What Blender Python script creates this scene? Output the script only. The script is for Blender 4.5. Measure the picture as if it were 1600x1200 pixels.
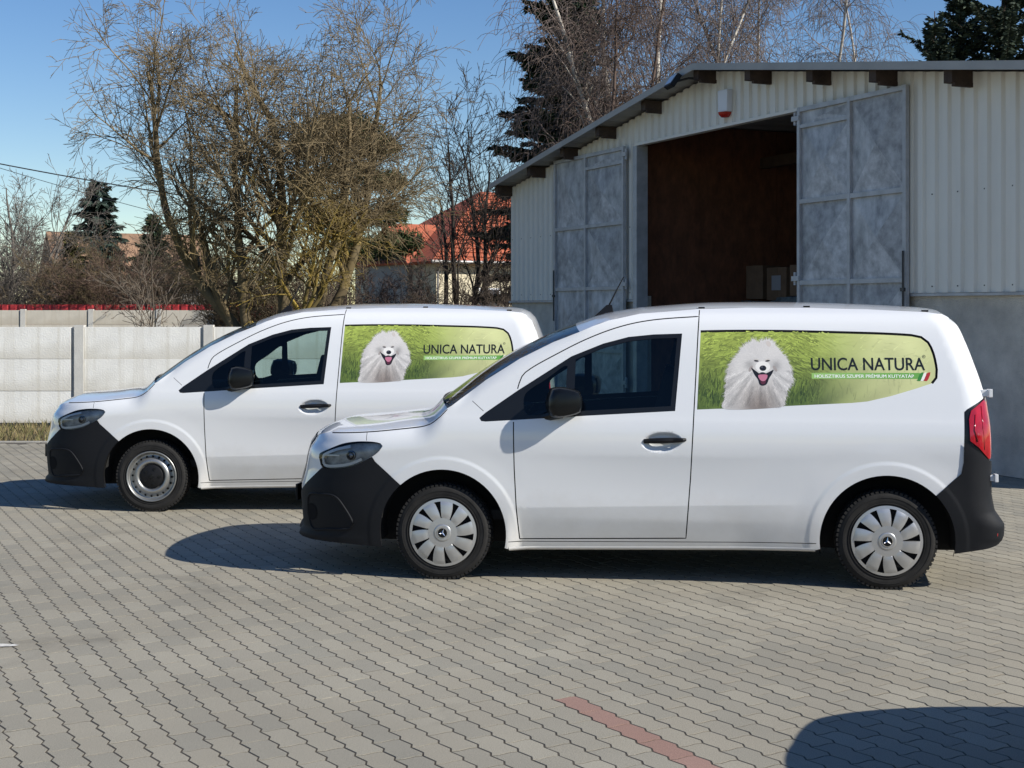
import bpy, bmesh, math, random
import numpy as np
from mathutils import Vector, Matrix, geometry

# ------------------------------------------------------------------ clear, camera, world, sun, exposure
for o in list(bpy.data.objects):
    bpy.data.objects.remove(o)
scene = bpy.context.scene
col = scene.collection

cam_d = bpy.data.cameras.new('camera')
cam = bpy.data.objects.new('camera', cam_d)
col.objects.link(cam)
cam.location = (0, 0, 1.71)
cam.rotation_euler = (math.radians(90), 0, 0)
cam_d.sensor_width = 36.0
cam_d.lens = 36.0 * 2219 / 1600
cam_d.shift_y = -118 / 1600
cam_d.clip_end = 3000
scene.camera = cam

SUN_DIR = Vector((-1.30, 0.62, -1.0)).normalized()       # the way the light travels
world = bpy.data.worlds.new('World')
scene.world = world
world.use_nodes = True
wn = world.node_tree.nodes
wl = world.node_tree.links
sky = wn.new('ShaderNodeTexSky')
sky.sky_type = 'NISHITA'
sky.sun_disc = False
sky.sun_elevation = math.asin(-SUN_DIR.z)
sky.sun_rotation = math.atan2(-SUN_DIR.x, -SUN_DIR.y)
sky.altitude = 100
sky.air_density = 1.0
sky.dust_density = 0.0
sky.ozone_density = 2.2
bg = wn['Background']
bg.inputs['Strength'].default_value = 0.079
hsv = wn.new('ShaderNodeHueSaturation')
hsv.inputs['Saturation'].default_value = 1.26
hsv.inputs['Hue'].default_value = .510
wl.new(sky.outputs[0], hsv.inputs['Color'])
wl.new(hsv.outputs[0], bg.inputs['Color'])

sun_d = bpy.data.lights.new('sun', 'SUN')
sun_d.energy = 4.2
sun_d.angle = math.radians(0.53)
sun_d.color = (1.0, 0.955, 0.865)
sun = bpy.data.objects.new('sun', sun_d)
col.objects.link(sun)
sun.location = (20, -10, 30)
sun.rotation_euler = SUN_DIR.to_track_quat('-Z', 'Y').to_euler()

vs = scene.view_settings
vs.view_transform = 'Standard'
vs.look = 'None'
vs.exposure = 0.55
vs.gamma = 1.0
vs.use_curve_mapping = False
scene.cycles.max_bounces = 6
scene.cycles.diffuse_bounces = 3
scene.cycles.glossy_bounces = 3
scene.cycles.transparent_max_bounces = 10

# ------------------------------------------------------------------ helpers
R = random.Random(7)


def srgb(r, g, b):
    def c(v):
        v /= 255.0
        return v / 12.92 if v <= 0.04045 else ((v + 0.055) / 1.055) ** 2.4
    return (c(r), c(g), c(b))


def mat(name, color=(.5, .5, .5), rough=.6, metal=0.0, var=0.0, scale=8.0, bump=0.0, bscale=60.0,
        spec=0.5, coat=0.0, col2=None, detail=4.0, stretch=None):
    m = bpy.data.materials.new(name)
    m.use_nodes = True
    n, l = m.node_tree.nodes, m.node_tree.links
    b = n['Principled BSDF']
    b.inputs['Roughness'].default_value = rough
    b.inputs['Metallic'].default_value = metal
    b.inputs['Specular IOR Level'].default_value = spec
    b.inputs['Coat Weight'].default_value = coat
    b.inputs['Coat Roughness'].default_value = 0.04
    b.inputs['Base Color'].default_value = (*color, 1)
    if var > 0 or bump > 0 or col2:
        tc = n.new('ShaderNodeTexCoord')
        mp = n.new('ShaderNodeMapping')
        l.new(tc.outputs['Object'], mp.inputs['Vector'])
        if stretch:
            mp.inputs['Scale'].default_value = stretch
    if var > 0 or col2:
        nz = n.new('ShaderNodeTexNoise')
        nz.inputs['Scale'].default_value = scale
        nz.inputs['Detail'].default_value = detail
        nz.inputs['Roughness'].default_value = .65
        l.new(mp.outputs[0], nz.inputs['Vector'])
        cr = n.new('ShaderNodeValToRGB')
        cr.color_ramp.elements[0].position = .3
        cr.color_ramp.elements[1].position = .7
        c2 = col2 if col2 else tuple(min(1, c * (1 + var)) for c in color)
        c1 = color if col2 else tuple(c * (1 - var) for c in color)
        cr.color_ramp.elements[0].color = (*c1, 1)
        cr.color_ramp.elements[1].color = (*c2, 1)
        l.new(nz.outputs['Fac'], cr.inputs[0])
        l.new(cr.outputs[0], b.inputs['Base Color'])
    if bump > 0:
        nb = n.new('ShaderNodeTexNoise')
        nb.inputs['Scale'].default_value = bscale
        nb.inputs['Detail'].default_value = 5
        l.new(mp.outputs[0], nb.inputs['Vector'])
        bp = n.new('ShaderNodeBump')
        bp.inputs['Strength'].default_value = bump
        bp.inputs['Distance'].default_value = .02
        l.new(nb.outputs['Fac'], bp.inputs['Height'])
        l.new(bp.outputs[0], b.inputs['Normal'])
    return m


def glass_mat(name, tint, ior=1.5, rough=0.0):
    m = bpy.data.materials.new(name)
    m.use_nodes = True
    n, l = m.node_tree.nodes, m.node_tree.links
    n.remove(n['Principled BSDF'])
    out = n['Material Output']
    tr = n.new('ShaderNodeBsdfTransparent')
    tr.inputs[0].default_value = (*tint, 1)
    gl = n.new('ShaderNodeBsdfGlossy')
    gl.inputs['Roughness'].default_value = rough
    fr = n.new('ShaderNodeFresnel')
    fr.inputs[0].default_value = ior
    mx = n.new('ShaderNodeMixShader')
    l.new(fr.outputs[0], mx.inputs[0])
    l.new(tr.outputs[0], mx.inputs[1])
    l.new(gl.outputs[0], mx.inputs[2])
    l.new(mx.outputs[0], out.inputs[0])
    return m


def attr_mat(name, attr='Col', rough=.6, bump=0.0, coat=0.0, spec=.5):
    m = bpy.data.materials.new(name)
    m.use_nodes = True
    n, l = m.node_tree.nodes, m.node_tree.links
    b = n['Principled BSDF']
    b.inputs['Roughness'].default_value = rough
    b.inputs['Coat Weight'].default_value = coat
    b.inputs['Specular IOR Level'].default_value = spec
    a = n.new('ShaderNodeAttribute')
    a.attribute_name = attr
    l.new(a.outputs['Color'], b.inputs['Base Color'])
    return m


def tag(o, label=None, cat=None, group=None, kind=None):
    if label:
        o['label'] = label
    if cat:
        o['category'] = cat
    if group:
        o['group'] = group
    if kind:
        o['kind'] = kind
    return o


def empty(name, loc=(0, 0, 0), rz=0.0, label=None, cat=None, group=None):
    o = bpy.data.objects.new(name, None)
    o.empty_display_size = .2
    col.objects.link(o)
    o.location = loc
    o.rotation_euler = (0, 0, rz)
    return tag(o, label, cat, group)


def link(name, me, m=None, parent=None, loc=None):
    o = bpy.data.objects.new(name, me)
    col.objects.link(o)
    if m is not None and not me.materials:
        for mm in (m if isinstance(m, (list, tuple)) else [m]):
            me.materials.append(mm)
    if parent:
        o.parent = parent
    if loc is not None:
        o.location = loc
    return o


class MB:
    """collects shapes and becomes one mesh"""
    def __init__(self):
        self.v = []
        self.f = []

    def add(self, vs_, fs):
        k = len(self.v)
        self.v += [tuple(p) for p in vs_]
        self.f += [tuple(i + k for i in f) for f in fs]
        return self

    def box(self, a, b, M=None):
        (x0, y0, z0), (x1, y1, z1) = a, b
        p = [Vector(q) for q in ((x0, y0, z0), (x1, y0, z0), (x1, y1, z0), (x0, y1, z0),
                                 (x0, y0, z1), (x1, y0, z1), (x1, y1, z1), (x0, y1, z1))]
        if M is not None:
            p = [M @ q for q in p]
        return self.add(p, [(0, 3, 2, 1), (4, 5, 6, 7), (0, 1, 5, 4), (1, 2, 6, 5), (2, 3, 7, 6), (3, 0, 4, 7)])

    def tube(self, pts, rad, k=8, caps=True):
        pts = [Vector(p) for p in pts]
        n = len(pts)
        rs = rad if isinstance(rad, (list, tuple)) else [rad] * n
        rings = []
        up = Vector((0, 0, 1))
        for i in range(n):
            d = (pts[min(i + 1, n - 1)] - pts[max(i - 1, 0)]).normalized()
            a = d.cross(up)
            if a.length < .05:
                a = d.cross(Vector((1, 0, 0)))
            a.normalize()
            b = d.cross(a)
            rings.append([pts[i] + (a * math.cos(2 * math.pi * j / k) + b * math.sin(2 * math.pi * j / k)) * rs[i] for j in range(k)])
        vv = [p for r in rings for p in r]
        ff = []
        for i in range(n - 1):
            for j in range(k):
                j2 = (j + 1) % k
                ff.append((i * k + j, i * k + j2, (i + 1) * k + j2, (i + 1) * k + j))
        if caps:
            ff.append(tuple(range(k)))
            ff.append(tuple(reversed(range((n - 1) * k, n * k))))
        return self.add(vv, ff)

    def lathe(self, prof, k=48, axis='y', centre=(0, 0, 0), close=False):
        """prof: (radius, along) pairs turned round the axis"""
        vv, ff = [], []
        n = len(prof)
        for j in range(k):
            a = 2 * math.pi * j / k
            for r, t in prof:
                if axis == 'y':
                    p = (centre[0] + r * math.cos(a), centre[1] + t, centre[2] + r * math.sin(a))
                elif axis == 'z':
                    p = (centre[0] + r * math.cos(a), centre[1] + r * math.sin(a), centre[2] + t)
                else:
                    p = (centre[0] + t, centre[1] + r * math.cos(a), centre[2] + r * math.sin(a))
                vv.append(p)
        for j in range(k):
            j2 = (j + 1) % k
            for i in range(n - 1 + (1 if close else 0)):
                i2 = (i + 1) % n
                ff.append((j * n + i, j * n + i2, j2 * n + i2, j2 * n + i))
        return self.add(vv, ff)

    def prism(self, poly, ext):
        """poly: 3-D outline, ext: vector"""
        n = len(poly)
        e = Vector(ext)
        vv = [Vector(p) for p in poly] + [Vector(p) + e for p in poly]
        ff = [tuple(range(n)), tuple(reversed(range(n, 2 * n)))]
        for i in range(n):
            j = (i + 1) % n
            ff.append((i, i + n, j + n, j))
        return self.add(vv, ff)

    def mesh(self, name, smooth=False, bevel=0.0, recalc=True):
        me = bpy.data.meshes.new(name)
        me.from_pydata(self.v, [], self.f)
        if recalc or bevel:
            bm = bmesh.new()
            bm.from_mesh(me)
            if bevel:
                bmesh.ops.remove_doubles(bm, verts=bm.verts, dist=1e-5)
                ed = [e for e in bm.edges if len(e.link_faces) == 2 and e.calc_face_angle(0) > .5]
                bmesh.ops.bevel(bm, geom=ed, offset=bevel, segments=2, affect='EDGES', profile=.6)
            bmesh.ops.recalc_face_normals(bm, faces=bm.faces)
            bm.to_mesh(me)
            bm.free()
        if smooth:
            me.polygons.foreach_set('use_smooth', [True] * len(me.polygons))
            if smooth == 'auto':
                me.set_sharp_from_angle(angle=math.radians(35))
        return me

    def obj(self, name, m, parent=None, smooth=False, bevel=0.0, recalc=True):
        return link(name, self.mesh(name, smooth, bevel, recalc), m, parent)


def np_mesh(name, V, F, smooth=False):
    """fast mesh from numpy arrays; F is (n,3) or (n,4)"""
    me = bpy.data.meshes.new(name)
    V = np.asarray(V, dtype=np.float32)
    F = np.asarray(F, dtype=np.int32)
    k = F.shape[1]
    me.vertices.add(len(V))
    me.vertices.foreach_set('co', V.ravel())
    me.loops.add(F.size)
    me.loops.foreach_set('vertex_index', F.ravel())
    me.polygons.add(len(F))
    me.polygons.foreach_set('loop_start', np.arange(0, F.size, k, dtype=np.int32))
    me.polygons.foreach_set('loop_total', np.full(len(F), k, dtype=np.int32))
    me.polygons.foreach_set('use_smooth', np.full(len(F), bool(smooth)))
    me.update(calc_edges=True)
    return me


def set_col(me, cols, name='Col'):
    a = me.color_attributes.new(name, 'FLOAT_COLOR', 'POINT')
    c = np.ones((len(me.vertices), 4), dtype=np.float32)
    c[:, :3] = np.asarray(cols, dtype=np.float32)
    a.data.foreach_set('color', c.ravel())


def copy_tree(o, parent=None):
    c = o.copy()
    col.objects.link(c)
    c.parent = parent
    for ch in list(o.children):
        copy_tree(ch, c)
    return c


def pchip(xs, ys):
    n = len(xs)
    d = [(ys[i + 1] - ys[i]) / (xs[i + 1] - xs[i]) for i in range(n - 1)]
    m = [d[0]] + [0 if d[i - 1] * d[i] <= 0 else 2 * d[i - 1] * d[i] / (d[i - 1] + d[i]) for i in range(1, n - 1)] + [d[-1]]

    def g(x):
        if x <= xs[0]:
            return ys[0]
        if x >= xs[-1]:
            return ys[-1]
        i = 0
        while xs[i + 1] < x:
            i += 1
        hh = xs[i + 1] - xs[i]
        t = (x - xs[i]) / hh
        return ((1 + 2 * t) * (1 - t) ** 2 * ys[i] + t * (1 - t) ** 2 * hh * m[i]
                + t * t * (3 - 2 * t) * ys[i + 1] + t * t * (t - 1) * hh * m[i + 1])
    return g


def in_poly(x, y, P):
    r = False
    j = len(P) - 1
    for i in range(len(P)):
        xi, yi = P[i]
        xj, yj = P[j]
        if (yi > y) != (yj > y) and x < (xj - xi) * (y - yi) / (yj - yi) + xi:
            r = not r
        j = i
    return r


def smooth_poly(P, seg=.03, closed=True):
    """Catmull-Rom through the points, resampled to about seg"""
    n = len(P)
    out = []
    for i in range(n if closed else n - 1):
        p0, p1, p2, p3 = (P[(i - 1) % n] if closed or i > 0 else P[0]), P[i], P[(i + 1) % n], (P[(i + 2) % n] if closed or i + 2 < n else P[-1])
        L = math.dist(p1, p2)
        k = max(1, int(L / seg))
        for q in range(k):
            t = q / k
            out.append(tuple(.5 * (2 * b + (c - a) * t + (2 * a - 5 * b + 4 * c - d) * t * t + (3 * b - a - 3 * c + d) * t ** 3)
                             for a, b, c, d in zip(p0, p1, p2, p3)))
    if not closed:
        out.append(tuple(P[-1]))
    return out


def dense(P, seg=.03, closed=True):
    n = len(P)
    out = []
    for i in range(n if closed else n - 1):
        a, b = P[i], P[(i + 1) % n]
        k = max(1, int(math.dist(a, b) / seg))
        for q in range(k):
            out.append((a[0] + (b[0] - a[0]) * q / k, a[1] + (b[1] - a[1]) * q / k))
    if not closed:
        out.append(tuple(P[-1]))
    return out


def ribbon(P, w):
    """closed thin outline round an open polyline"""
    n = len(P)
    L, Rr = [], []
    for i in range(n):
        a, b = P[max(i - 1, 0)], P[min(i + 1, n - 1)]
        dx, dy = b[0] - a[0], b[1] - a[1]
        q = math.hypot(dx, dy) or 1
        L.append((P[i][0] - dy / q * w, P[i][1] + dx / q * w))
        Rr.append((P[i][0] + dy / q * w, P[i][1] - dx / q * w))
    return L + Rr[::-1]

# ------------------------------------------------------------------ materials of the setting
M = {}
M['soil'] = mat('soil', (.13, .115, .07), .95, var=.35, scale=1.5, bump=.5, bscale=12)
M['joint'] = mat('joint_sand', (.060, .050, .037), .95, var=.3, scale=20)
M['kerb'] = mat('kerb_concrete', (.34, .32, .28), .9, var=.15, scale=6, bump=.3, bscale=90)
M['red'] = mat('red_metal', (.42, .035, .04), .5, var=.15, scale=3)


def paver_mat(name, c_a, c_b, island):
    m = bpy.data.materials.new(name)
    m.use_nodes = True
    n, l = m.node_tree.nodes, m.node_tree.links
    b = n['Principled BSDF']
    b.inputs['Roughness'].default_value = .88
    b.inputs['Specular IOR Level'].default_value = .25
    geo = n.new('ShaderNodeNewGeometry')
    if island:
        rnd = geo.outputs['Random Per Island']
    else:
        rnd = n.new('ShaderNodeObjectInfo').outputs['Random']
    cr = n.new('ShaderNodeValToRGB')
    e = cr.color_ramp.elements
    e[0].position, e[1].position = 0, 1
    e[0].color = (*c_a, 1)
    e[1].color = (*c_b, 1)
    mid = e.new(.55)
    mid.color = (*[(p + q) / 2 * (1.02, 1.0, .98)[i] for i, (p, q) in enumerate(zip(c_a, c_b))], 1)
    l.new(rnd, cr.inputs[0])
    # wear over the yard, in world metres
    big = n.new('ShaderNodeTexNoise')
    big.inputs['Scale'].default_value = .55
    big.inputs['Detail'].default_value = 5
    l.new(geo.outputs['Position'], big.inputs['Vector'])
    r1 = n.new('ShaderNodeMapRange')
    r1.inputs[1].default_value, r1.inputs[2].default_value = .3, .7
    r1.inputs[3].default_value, r1.inputs[4].default_value = .86, 1.13
    l.new(big.outputs['Fac'], r1.inputs[0])
    fine = n.new('ShaderNodeTexNoise')
    fine.inputs['Scale'].default_value = 230
    fine.inputs['Detail'].default_value = 3
    l.new(geo.outputs['Position'], fine.inputs['Vector'])
    r2 = n.new('ShaderNodeMapRange')
    r2.inputs[1].default_value, r2.inputs[2].default_value = .3, .75
    r2.inputs[3].default_value, r2.inputs[4].default_value = .72, 1.32
    l.new(fine.outputs['Fac'], r2.inputs[0])
    mul = n.new('ShaderNodeMath')
    mul.operation = 'MULTIPLY'
    l.new(r1.outputs[0], mul.inputs[0])
    l.new(r2.outputs[0], mul.inputs[1])
    # pale lime bloom in a few spots
    sp = n.new('ShaderNodeTexNoise')
    sp.inputs['Scale'].default_value = 2.3
    sp.inputs['Detail'].default_value = 6
    sp.inputs['Roughness'].default_value = .7
    l.new(geo.outputs['Position'], sp.inputs['Vector'])
    r3 = n.new('ShaderNodeMapRange')
    r3.inputs[1].default_value, r3.inputs[2].default_value = .66, .8
    r3.inputs[3].default_value, r3.inputs[4].default_value = 0, .55
    l.new(sp.outputs['Fac'], r3.inputs[0])
    st = n.new('ShaderNodeTexNoise')
    st.inputs['Scale'].default_value = 1.1
    st.inputs['Detail'].default_value = 7
    st.inputs['Roughness'].default_value = .62
    st.inputs['Distortion'].default_value = .6
    ofs = n.new('ShaderNodeVectorMath')
    ofs.operation = 'ADD'
    ofs.inputs[1].default_value = (17, 5, 3)
    l.new(geo.outputs['Position'], ofs.inputs[0])
    l.new(ofs.outputs[0], st.inputs['Vector'])
    r4 = n.new('ShaderNodeMapRange')
    r4.inputs[1].default_value, r4.inputs[2].default_value = .60, .74
    r4.inputs[3].default_value, r4.inputs[4].default_value = 1.0, .72
    l.new(st.outputs['Fac'], r4.inputs[0])
    mul2 = n.new('ShaderNodeMath')
    mul2.operation = 'MULTIPLY'
    l.new(mul.outputs[0], mul2.inputs[0])
    l.new(r4.outputs[0], mul2.inputs[1])
    mul = mul2
    vm = n.new('ShaderNodeVectorMath')
    vm.operation = 'SCALE'
    l.new(cr.outputs[0], vm.inputs[0])
    l.new(mul.outputs[0], vm.inputs['Scale'])
    mix = n.new('ShaderNodeMix')
    mix.data_type = 'RGBA'
    l.new(r3.outputs[0], mix.inputs['Factor'])
    l.new(vm.outputs[0], mix.inputs['A'])
    mix.inputs['B'].default_value = (.42, .38, .29, 1)
    l.new(mix.outputs['Result'], b.inputs['Base Color'])
    bp = n.new('ShaderNodeBump')
    bp.inputs['Strength'].default_value = .35
    bp.inputs['Distance'].default_value = .004
    l.new(fine.outputs['Fac'], bp.inputs['Height'])
    l.new(bp.outputs[0], b.inputs['Normal'])
    return m


PA, PB = (.265, .247, .201), (.322, .296, .236)
M['paver_one'] = paver_mat('paver_concrete', PA, PB, False)
M['paver_field'] = paver_mat('paver_concrete_field', PA, PB, True)
M['paver_red'] = paver_mat('paver_red', (.255, .160, .130), (.30, .190, .155), False)

# ------------------------------------------------------------------ ground sheet, paving
g = MB().add([(-600, -60, -.05), (600, -60, -.05), (600, 1500, -.05), (-600, 1500, -.05)], [(0, 1, 2, 3)])
tag(g.obj('ground', M['soil']), kind='structure')
SC = Vector((0, 25.8))                                    # left front corner of the shed
SE = Vector((.4067, -.9135))                              # along its front
SN = Vector((.9135, .4067))                               # into it
FAR_Y = 18.07
pav = MB().add([(-14, -3, -.0018), (13, -3, -.0018), (13, FAR_Y, -.0018), (-14, FAR_Y, -.0018)], [(0, 1, 2, 3)])
pav.add([(0.2, FAR_Y, -.0018), (13, FAR_Y, -.0018), (13, 27, -.0018), (0.2, 27, -.0018)], [(0, 1, 2, 3)])
paving = tag(pav.obj('paving', M['joint']), kind='structure')

PL, PW = .2325, .1163
pa = Vector((math.sin(math.radians(26.8)), -math.cos(math.radians(26.8))))
pb = Vector((math.cos(math.radians(26.8)), math.sin(math.radians(26.8))))


def saw(a):
    ph = (a / (PL / 2)) % 1.0
    return .0165 * ((ph / .7 - .5) if ph < .7 else (.5 - (ph - .7) / .3))


def paver_outline(gap_w, gap_l):
    h = PL / 2 - gap_l
    k = []
    for x in (-h, -PL / 2 + .7 * PL / 2, 0.0, .7 * PL / 2, h):
        k.append(x)
    w = PW / 2 - gap_w
    left = [(x, -w + saw(x if abs(x) < h else x * .999)) for x in k]
    right = [(x, w + saw(x if abs(x) < h else x * .999)) for x in reversed(k)]
    wave = lambda t: .0055 * math.sin(2 * math.pi * t)
    e1 = [(h + wave(t), -w + 2 * w * t + saw(h * .999)) for t in (.25, .5, .75)]
    e2 = [(-h + wave(t), -w + 2 * w * t + saw(-h * .999)) for t in (.75, .5, .25)]
    return left + e1 + right + e2


o_top = paver_outline(.0046, .0042)
o_low = paver_outline(.0040, .0038)
NP = len(o_top)
pv = [(*(pa * a + pb * b), 0.0) for a, b in o_top] + [(*(pa * a + pb * b), -.0042) for a, b in o_low]
pf = [tuple(range(NP))] + [(i, i + NP, (i + 1) % NP + NP, (i + 1) % NP) for i in range(NP)]
paver_me = bpy.data.meshes.new('paver')
paver_me.from_pydata(pv, [], pf)
bm = bmesh.new()
bm.from_mesh(paver_me)
bmesh.ops.recalc_face_normals(bm, faces=bm.faces)
bmesh.ops.triangulate(bm, faces=[f for f in bm.faces if len(f.verts) > 4])
bmesh.ops.triangulate(bm, faces=bm.faces)
for f_ in bm.faces:
    pass
bm.to_mesh(paver_me)
bm.free()
if sum(p.normal.z for p in paver_me.polygons) < 0:
    paver_me.flip_normals()
paver_me.materials.append(M['paver_one'])
red_me = paver_me.copy()
red_me.materials.clear()
red_me.materials.append(M['paver_red'])
spots = []
red_line = Vector((.30, 6.14))
red_row = round(red_line.dot(pb) / PW)
for i in range(-150, 190):
    for j in range(-160, 60):
        c = pb * (i * PW) + pa * ((j + (.5 if i % 2 else 0)) * PL)
        if c.y < 3.2 or c.y > 24 or abs(c.x) > .3605 * c.y + 2.2:
            continue
        if c.y > FAR_Y - .13 and c.x < .32:
            continue
        if (c - SC).dot(SN) > -.04:
            continue
        spots.append((c.x, c.y, i, j))
inframe = sorted([s for s in spots if s[1] > 5.24 and abs(s[0]) < .3605 * s[1] + .1], key=lambda s: s[1])
single = set((s[2], s[3]) for s in inframe[:300])
rr = random.Random(3)
tv = np.array([v.co[:] for v in paver_me.vertices], dtype=np.float32)
tf = np.array([p.vertices[:] for p in paver_me.polygons], dtype=np.int32)
fv, ff = [], []
for x, y, i, j in spots:
    isred = i == red_row and y < 6.16
    z = rr.uniform(-.0006, .0006)
    if (i, j) in single or isred:
        o = link('paver', red_me if isred else paver_me, None, paving, (x, y, z))
        o.rotation_euler = (rr.uniform(-.004, .004), rr.uniform(-.004, .004), rr.uniform(-.006, .006))
        if isred:
            o['label'] = 'red concrete paver'
    else:
        a, b = rr.uniform(-.004, .004), rr.uniform(-.004, .004)
        q = tv.copy()
        q[:, 2] += q[:, 0] * a + q[:, 1] * b + z
        q[:, 0] += x
        q[:, 1] += y
        ff.append(tf + len(fv) * len(tv))
        fv.append(q)
fld = link('paver_field', np_mesh('paver_field', np.concatenate(fv), np.concatenate(ff)), M['paver_field'], paving)
fld['kind'] = 'stuff'

# worn white paint on two pavers near the left edge
M['oldpaint'] = mat('worn_white_paint', (.55, .53, .48), .8, var=.3, scale=30)
pp = []
for k in range(18):
    a = 2 * math.pi * k / 18
    pp.append((-2.72 + .22 * math.cos(a) * rr.uniform(.85, 1.1), 7.20 + .042 * math.sin(a) * rr.uniform(.8, 1.15), .0045))
mk = MB().add(pp, [tuple(range(18))]).obj('paint_mark', M['oldpaint'], paving)
# flush kerb stones along the far edge of the paving
kerb = tag(empty('kerb', (0, FAR_Y, 0)), kind='structure')
kst = MB().box((0.004, 0, -.1), (.996, .09, .018)).mesh('kerb_stone', bevel=.006)
kst.materials.append(M['kerb'])
for k in range(-10, 0):
    link('kerb_stone', kst, None, kerb, (k * 1.0 + .0, 0, 0))

# dry grass strip in front of the wall
gn = np.random.default_rng(5)
NB = 9000
gx = gn.uniform(-10, .3, NB)
gy = gn.uniform(FAR_Y + .12, 21.15, NB)
ga = gn.uniform(0, 2 * math.pi, NB)
gh = gn.uniform(.03, .10, NB)
gw = gn.uniform(.006, .014, NB)
lean = gn.normal(0, .05, (NB, 2))
gbase = np.stack([gx, gy, np.full(NB, -.05)], 1)
off = np.stack([np.cos(ga) * gw, np.sin(ga) * gw, np.zeros(NB)], 1)
tip = gbase + np.stack([lean[:, 0], lean[:, 1], gh + .05], 1)
GV = np.stack([gbase - off, gbase + off, tip], 1).reshape(-1, 3)
gme = np_mesh('dry_grass', GV, np.arange(NB * 3).reshape(-1, 3))
gc = np.array([(.20, .165, .07), (.26, .21, .10), (.12, .12, .04), (.16, .12, .06)])[gn.integers(0, 4, NB)]
set_col(gme, np.repeat(gc, 3, axis=0))
M['grass'] = attr_mat('dry_grass', rough=.9)
tag(link('dry_grass', gme, M['grass']), 'dry yellowish grass strip along the foot of the white wall', 'grass', kind='stuff')

# ------------------------------------------------------------------ concrete panel walls


def wall_mat(name, c1, c2):
    m = mat(name, c1, .85, var=.08, scale=2.5, bump=.25, bscale=45)
    n, l = m.node_tree.nodes, m.node_tree.links
    b = n['Principled BSDF']
    tc = n.new('ShaderNodeTexCoord')
    sep = n.new('ShaderNodeSeparateXYZ')
    l.new(tc.outputs['Object'], sep.inputs[0])
    cmb = n.new('ShaderNodeCombineXYZ')
    l.new(sep.outputs['X'], cmb.inputs[0])
    l.new(sep.outputs['Z'], cmb.inputs[1])
    br = n.new('ShaderNodeTexBrick')
    br.inputs['Scale'].default_value = 5.2
    br.inputs['Mortar Size'].default_value = .012
    br.inputs['Color1'].default_value = (1, 1, 1, 1)
    br.inputs['Color2'].default_value = (.75, .75, .75, 1)
    br.inputs['Mortar'].default_value = (.2, .2, .2, 1)
    br.inputs['Brick Width'].default_value = .9
    br.inputs['Row Height'].default_value = .8
    br.offset = .37
    l.new(cmb.outputs[0], br.inputs['Vector'])
    bp = n.new('ShaderNodeBump')
    bp.inputs['Strength'].default_value = .35
    bp.inputs['Distance'].default_value = .01
    l.new(br.outputs['Color'], bp.inputs['Height'])
    old = b.inputs['Normal'].links[0].from_node
    l.new(old.outputs[0], bp.inputs['Normal'])
    l.new(bp.outputs[0], b.inputs['Normal'])
    # dirt splashed up from the ground
    cr = b.inputs['Base Color'].links[0].from_node
    nz = n.new('ShaderNodeTexNoise')
    nz.inputs['Scale'].default_value = 3
    nz.inputs['Detail'].default_value = 5
    l.new(tc.outputs['Object'], nz.inputs['Vector'])
    ad = n.new('ShaderNodeMath')
    ad.operation = 'MULTIPLY_ADD'
    ad.inputs[1].default_value = .5
    l.new(nz.outputs['Fac'], ad.inputs[0])
    l.new(sep.outputs['Z'], ad.inputs[2])
    mr = n.new('ShaderNodeMapRange')
    mr.inputs[1].default_value, mr.inputs[2].default_value = .18, .55
    mr.inputs[3].default_value, mr.inputs[4].default_value = .55, 0
    l.new(ad.outputs[0], mr.inputs[0])
    mx = n.new('ShaderNodeMix')
    mx.data_type = 'RGBA'
    l.new(mr.outputs[0], mx.inputs['Factor'])
    l.new(cr.outputs[0], mx.inputs['A'])
    mx.inputs['B'].default_value = (*c2, 1)
    # rain streaks
    mp = n.new('ShaderNodeMapping')
    mp.inputs['Scale'].default_value = (7, 7, .5)
    l.new(tc.outputs['Object'], mp.inputs['Vector'])
    ns = n.new('ShaderNodeTexNoise')
    ns.inputs['Scale'].default_value = 2.0
    ns.inputs['Detail'].default_value = 6
    l.new(mp.outputs[0], ns.inputs['Vector'])
    rs = n.new('ShaderNodeMapRange')
    rs.inputs[1].default_value, rs.inputs[2].default_value = .5, .75
    rs.inputs[3].default_value, rs.inputs[4].default_value = 0, .35
    l.new(ns.outputs['Fac'], rs.inputs[0])
    m2 = n.new('ShaderNodeMix')
    m2.data_type = 'RGBA'
    l.new(rs.outputs[0], m2.inputs['Factor'])
    l.new(mx.outputs['Result'], m2.inputs['A'])
    m2.inputs['B'].default_value = (*c2, 1)
    l.new(m2.outputs['Result'], b.inputs['Base Color'])
    return m


M['wall1'] = wall_mat('white_painted_concrete', (.84, .82, .765), (.48, .43, .33))
M['wall2'] = wall_mat('cream_painted_concrete', (.62, .57, .48), (.42, .36, .27))
M['post'] = mat('post_concrete', (.60, .58, .53), .85, var=.12, scale=4, bump=.2, bscale=60)


def panel_wall(name, y, x0, n, pitch, rows, ph, label, pm, ox=0.0):
    w = empty(name, (x0, y, 0), 0, label, 'wall', 'concrete panel walls')
    pan = MB().box((.075, .0, .001), (pitch - .125, .048, ph - .001)).mesh('panel', bevel=.003)
    pan.materials.append(pm)
    post = MB().box((-.07, -.022, -.05), (.07, .10, rows * ph + .03)).box((-.14, .05, -.05), (-.069, .097, rows * ph)).mesh('post')
    post.materials.append(M['post'])
    for i in range(n):
        link('post', post, None, w, (i * pitch, 0, 0))
        for r in range(rows):
            link('panel', pan, None, w, (i * pitch, rr.uniform(-.004, .004), r * ph))
    link('post', post, None, w, (n * pitch, 0, 0))
    return w


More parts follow.
